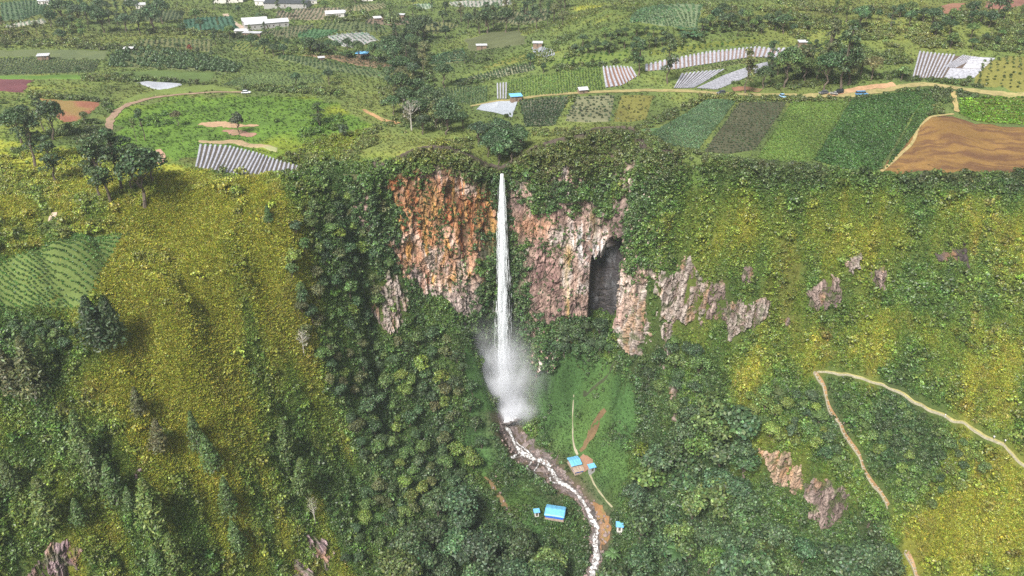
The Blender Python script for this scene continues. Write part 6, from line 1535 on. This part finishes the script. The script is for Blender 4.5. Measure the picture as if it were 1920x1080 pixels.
# railing above the hut
fn = link('railing', None, None, at1(1145, 976), 0, 'short pale railing beside the orange bank of the stream', 'railing')
for k in range(4):
    bm = bmesh.new(); box(bm, k * 1.1 - .05, k * 1.1 + .05, -.05, .05, -.5, 1.1); bm_link('post', bm, m_pale_bark, fn)
for zz_ in (.55, 1.02):
    bm = bmesh.new(); box(bm, -.1, 3.4, -.03, .03, zz_, zz_ + .09); bm_link('rail', bm, m_pale_bark, fn)

# ------------------------------------------------------------------ cars along the farm road
m_tyre = plain('tyre', (.02, .02, .02), .9); m_car_glass = plain('car_glass', (.02, .025, .03), .08, .1, 1, spec=.7); m_lamp = plain('lamp_lens', (.7, .7, .66), .15, .05, 1, spec=.7); m_rim = plain('wheel_rim', (.45, .45, .46), .3, .1, 2, metal=.8)
def car(px, py, rot, col, label, L_=4.3, h=1.55, kind='car', roofcol=None):
    P = at1(px, py); r = link('parked_car', None, None, (P[0], P[1], P[2] + .28), R(rot), label, kind, 'cars parked along the farm road')
    W = .86; m = plain('car_paint', col, .28, .06, 1, spec=.6)
    a = L_ / 2
    def prism(prof, w0, w1):
        bm = bmesh.new(); A = [bm.verts.new((x, -w(z), z)) for (x, z) in prof for w in (lambda z_: w0 if z_ < .95 else w1,)]; B = [bm.verts.new((x, (w0 if z < .95 else w1), z)) for x, z in prof]
        n = len(prof)
        for i in range(n): bm.faces.new((A[i], A[(i + 1) % n], B[(i + 1) % n], B[i]))
        bm.faces.new(A[::-1]); bm.faces.new(B)
        bmesh.ops.bevel(bm, geom=bm.edges[:], offset=.05, segments=2, affect='EDGES'); return bm
    bm_link('body', prism([(-a, .3), (a, .3), (a, .62), (a - .25, .82), (a - 1.15, .93), (-a + .35, .93), (-a, .78)], W, W), m, r)
    top = [(a - 1.1, .90), (a - 1.75, h - .03), (-a + .75, h - .03), (-a + .2, .90)] if kind == 'car' else [(a - .95, .90), (a - 1.35, h - .03), (-a + .12, h - .03), (-a + .03, .90)]
    bm = bmesh.new(); A = [bm.verts.new((x, -(.8 if z < 1 else .66), z)) for x, z in top]; B = [bm.verts.new((x, (.8 if z < 1 else .66), z)) for x, z in top]
    for i in range(4): bm.faces.new((A[i], A[(i + 1) % 4], B[(i + 1) % 4], B[i]))
    bm.faces.new(A[::-1]); bm.faces.new(B); bm_link('window', bm, m_car_glass, r)
    bm = bmesh.new(); box(bm, top[2][0] - .06, top[1][0] + .06, -.70, .70, h - .05, h + .03, .03); bm_link('roof', bm, plain('car_roof', roofcol or col, .28, .06, 1, spec=.6), r)
    for sx in (-1, 1):
        for sy in (-1, 1):
            bm = bmesh.new(); bmesh.ops.create_cone(bm, cap_ends=True, segments=16, radius1=.33, radius2=.33, depth=.22, matrix=Matrix.Translation((sx * (a - .78), sy * .80, .33)) @ Matrix.Rotation(R(90), 4, 'X')); wh = bm_link('wheel', bm, m_tyre, r)
            bm = bmesh.new(); bmesh.ops.create_cone(bm, cap_ends=True, segments=12, radius1=.19, radius2=.17, depth=.05, matrix=Matrix.Translation((sx * (a - .78), sy * .92, .33)) @ Matrix.Rotation(R(90), 4, 'X')); bm_link('rim', bm, m_rim, wh)
    for sy in (-1, 1):
        bm = bmesh.new(); box(bm, a - .06, a + .03, sy * .58 - .2, sy * .58 + .2, .60, .76, .03); bm_link('headlight', bm, m_lamp, r)
    return r
car(1352, 177, 205, (.06, .06, .07), 'dark car with a white bonnet, leftmost on the farm road', roofcol=(.05, .05, .06))
car(1467, 184, -80, (.28, .48, .66), 'pale blue car with its front towards us on the farm road', L_=4.0)
car(1544, 177, 195, (.10, .10, .105), 'dark grey car left of the black one on the farm road')
car(1572, 176, 200, (.015, .016, .022), 'black off-road car beside the dark grey one on the farm road', h=1.8, kind='jeep')
car(1563, 178, 160, (.25, .24, .22), 'low grey car wedged between the dark grey and the black one', L_=3.4, h=1.35)
car(1615, 179, 6, (.10, .26, .46), 'long blue van, rightmost on the farm road', L_=5.4, h=1.75, kind='van')
car(462, 176, 5, (.62, .63, .65), 'white car alone on the dirt road above the meadow', L_=4.6)

# ------------------------------------------------------------------ people on the footpaths
m_skin = plain('skin', (.36, .20, .13), .6, .05); m_hair = plain('black_hair', (.012, .010, .010), .5)
def person(px, py, shirt, trousers, face, label, stride=.2, P=None):
    P = at1(px, py) if P is None else P
    bm = bmesh.new()
    J = {'pel': (0, 0, .95), 'ch': (0, -.01, 1.25), 'nk': (0, 0, 1.45), 'hd': (0, .02, 1.60), 'tp': (0, .02, 1.70), 'sl': (-.19, 0, 1.40), 'el': (-.25, -.03, 1.14), 'wl': (-.24, .10, .92), 'fl': (-.235, .13, .80), 'sr': (.19, 0, 1.40), 'er': (.25, -.05, 1.14), 'wr': (.24, .03, .90), 'fr': (.235, .06, .78),
         'hl': (-.10, 0, .90), 'kl': (-.11, stride * .6, .50), 'al': (-.11, stride * .4, .09), 'tl': (-.11, stride * .4 + .17, .03), 'hr': (.10, 0, .90), 'kr': (.11, -stride * .2, .50), 'ar': (.11, -stride, .10), 'tr': (.11, -stride + .17, .03)}
    rad = {'pel': .15, 'ch': .155, 'nk': .06, 'hd': .10, 'tp': .075, 'sl': .06, 'el': .045, 'wl': .034, 'fl': .03, 'sr': .06, 'er': .045, 'wr': .034, 'fr': .03, 'hl': .095, 'kl': .065, 'al': .045, 'tl': .04, 'hr': .095, 'kr': .065, 'ar': .045, 'tr': .04}
    E = [('pel', 'ch'), ('ch', 'nk'), ('nk', 'hd'), ('hd', 'tp'), ('ch', 'sl'), ('sl', 'el'), ('el', 'wl'), ('wl', 'fl'), ('ch', 'sr'), ('sr', 'er'), ('er', 'wr'), ('wr', 'fr'), ('pel', 'hl'), ('hl', 'kl'), ('kl', 'al'), ('al', 'tl'), ('pel', 'hr'), ('hr', 'kr'), ('kr', 'ar'), ('ar', 'tr')]
    vs = {k: bm.verts.new(v) for k, v in J.items()}
    for a, b in E: bm.edges.new((vs[a], vs[b]))
    bm.verts.index_update(); keys = list(J)
    me = bpy.data.meshes.new('body'); bm.to_mesh(me); bm.free()
    o = bpy.data.objects.new('tmp', me); COL.objects.link(o)
    md = o.modifiers.new('s', 'SKIN'); sb = o.modifiers.new('d', 'SUBSURF'); sb.levels = 1
    for i, k in enumerate(keys):
        me.skin_vertices[0].data[i].radius = (rad[k] * (1.25 if k in ('pel', 'ch') else 1), rad[k]); me.skin_vertices[0].data[i].use_root = (k == 'pel')
    dg = bpy.context.evaluated_depsgraph_get(); m2 = bpy.data.meshes.new_from_object(o.evaluated_get(dg)); bpy.data.objects.remove(o)
    m2.materials.clear()
    for m in (plain('shirt', shirt, .85, .1), plain('trousers', trousers, .85, .1), m_skin): m2.materials.append(m)
    for f in m2.polygons:
        c = f.center; f.use_smooth = True
        f.material_index = 2 if c.z > 1.47 or (abs(c.x) > .2 and c.z < 1.16) else 0 if c.z > .93 else 1
    r = link('person', None, None, (P[0], P[1], P[2] + .32), face, label, 'person', 'people on the footpaths')
    m2.name = 'body'; link('body', m2, r)
    bm = bmesh.new(); bmesh.ops.create_icosphere(bm, subdivisions=2, radius=.115, matrix=Matrix.Translation((0, -.005, 1.675)) @ Matrix.Diagonal((.95, 1.08, .85, 1)))
    bm_link('hair', bm, m_hair, r)
    return r
person(1771, 784, (.72, .72, .72), (.50, .50, .48), 1.2, 'person in white standing half way along the upper footpath')
person(1862, 825, (.75, .75, .74), (.08, .09, .14), -1.0, 'person in a white shirt and dark trousers, left of the pair at the right end')
person(1883, 832, (.70, .70, .68), (.03, .03, .035), -1.1, 'person in a white shirt at the right end of the upper footpath')
person(1581, 799, (.62, .50, .42), (.05, .05, .06), .6, 'person in a pale top walking the stair path below its second bend')
person(1588, 817, (.05, .045, .045), (.03, .03, .03), .5, 'person in black a few steps lower on the stair path')

# ------------------------------------------------------------------ boulders in and beside the stream
m_boulder = plain('boulder_stone', (.20, .145, .13), .6, .45, 1.2, bump=.5, spec=.4)
def boulder_mesh(seed):
    bm = bmesh.new(); bmesh.ops.create_icosphere(bm, subdivisions=2, radius=.5); rs = np.random.default_rng(seed)
    sx = rs.uniform(.7, 1.2, 3)
    pl = unit(rs, 7)
    for v in bm.verts:
        c = np.array(v.co)
        for n_ in pl:
            d = c @ n_ - .36
            if d > 0: c = c - n_ * d * .8
        v.co = c * sx
    me = bpy.data.meshes.new('boulder'); bm.to_mesh(me); bm.free(); me.materials.append(m_boulder); return me
BM = [boulder_mesh(400 + i) for i in range(7)]
L_ = np.array(RIVER[:-1], float); seg = np.linspace(0, len(L_) - 1.01, 130)
for i, t in enumerate(seg):
    a = L_[int(t)] * (1 - t % 1) + L_[int(t) + 1] * (t % 1)
    hwid = np.interp(a[1], [780, 840, 900, 925, 960, 1000, 1060], [28, 26, 30, 18, 20, 24, 16])
    off = rng.uniform(-1, 1)
    off = off if abs(off) > .3 else off + math.copysign(.35, off)
    px, py = a[0] + off * hwid, a[1] + rng.normal(0, 5)
    if px < 945 + (py - 800) * .1 - 10 and py > 880: continue
    P = at1(px, py); s = rng.uniform(.7, 1.7) * (1.7 if rng.random() < .12 else 1)
    o = link('boulder', BM[i % 7], None, (P[0], P[1], P[2] + s * .12), rng.uniform(0, 6.28), ('large' if s > 1.55 else 'small') + ' wet brown boulder in the stony bed of the stream', 'boulder', 'boulders along the stream')
    o.scale = (s, s, s * rng.uniform(.7, 1))
for px, py in [(935, 905), (925, 915), (938, 925), (945, 940), (930, 895), (950, 955), (955, 965), (922, 900)]:
    P = at1(px, py); o = link('boulder', BM[px % 7], None, (P[0], P[1], P[2] + .2), px, 'dark boulder in the dry side gully left of the grassy island', 'boulder', 'boulders of the dry side gully'); o.scale = (1.6, 1.4, 1.2)
# ------------------------------------------------------------------ the air
zlo = float(MZ.min()) - 1.0
zhi = max(CAMZ, float(MZ.max()) + 30) + 3.0
bm = bmesh.new(); box(bm, -2700, 2700, -600, 3300, zlo, zhi)
m_haze = bpy.data.materials.new('haze'); m_haze.use_nodes = True; N, Lk = m_haze.node_tree.nodes, m_haze.node_tree.links
N.remove(N['Principled BSDF']); pv = N.new('ShaderNodeVolumePrincipled')
pv.inputs['Color'].default_value = (.86, .92, 1.0, 1); pv.inputs['Density'].default_value = HAZE; pv.inputs['Anisotropy'].default_value = .2
Lk.new(pv.outputs[0], N['Material Output'].inputs['Volume'])
bm_link('haze', bm, m_haze, kind='stuff')
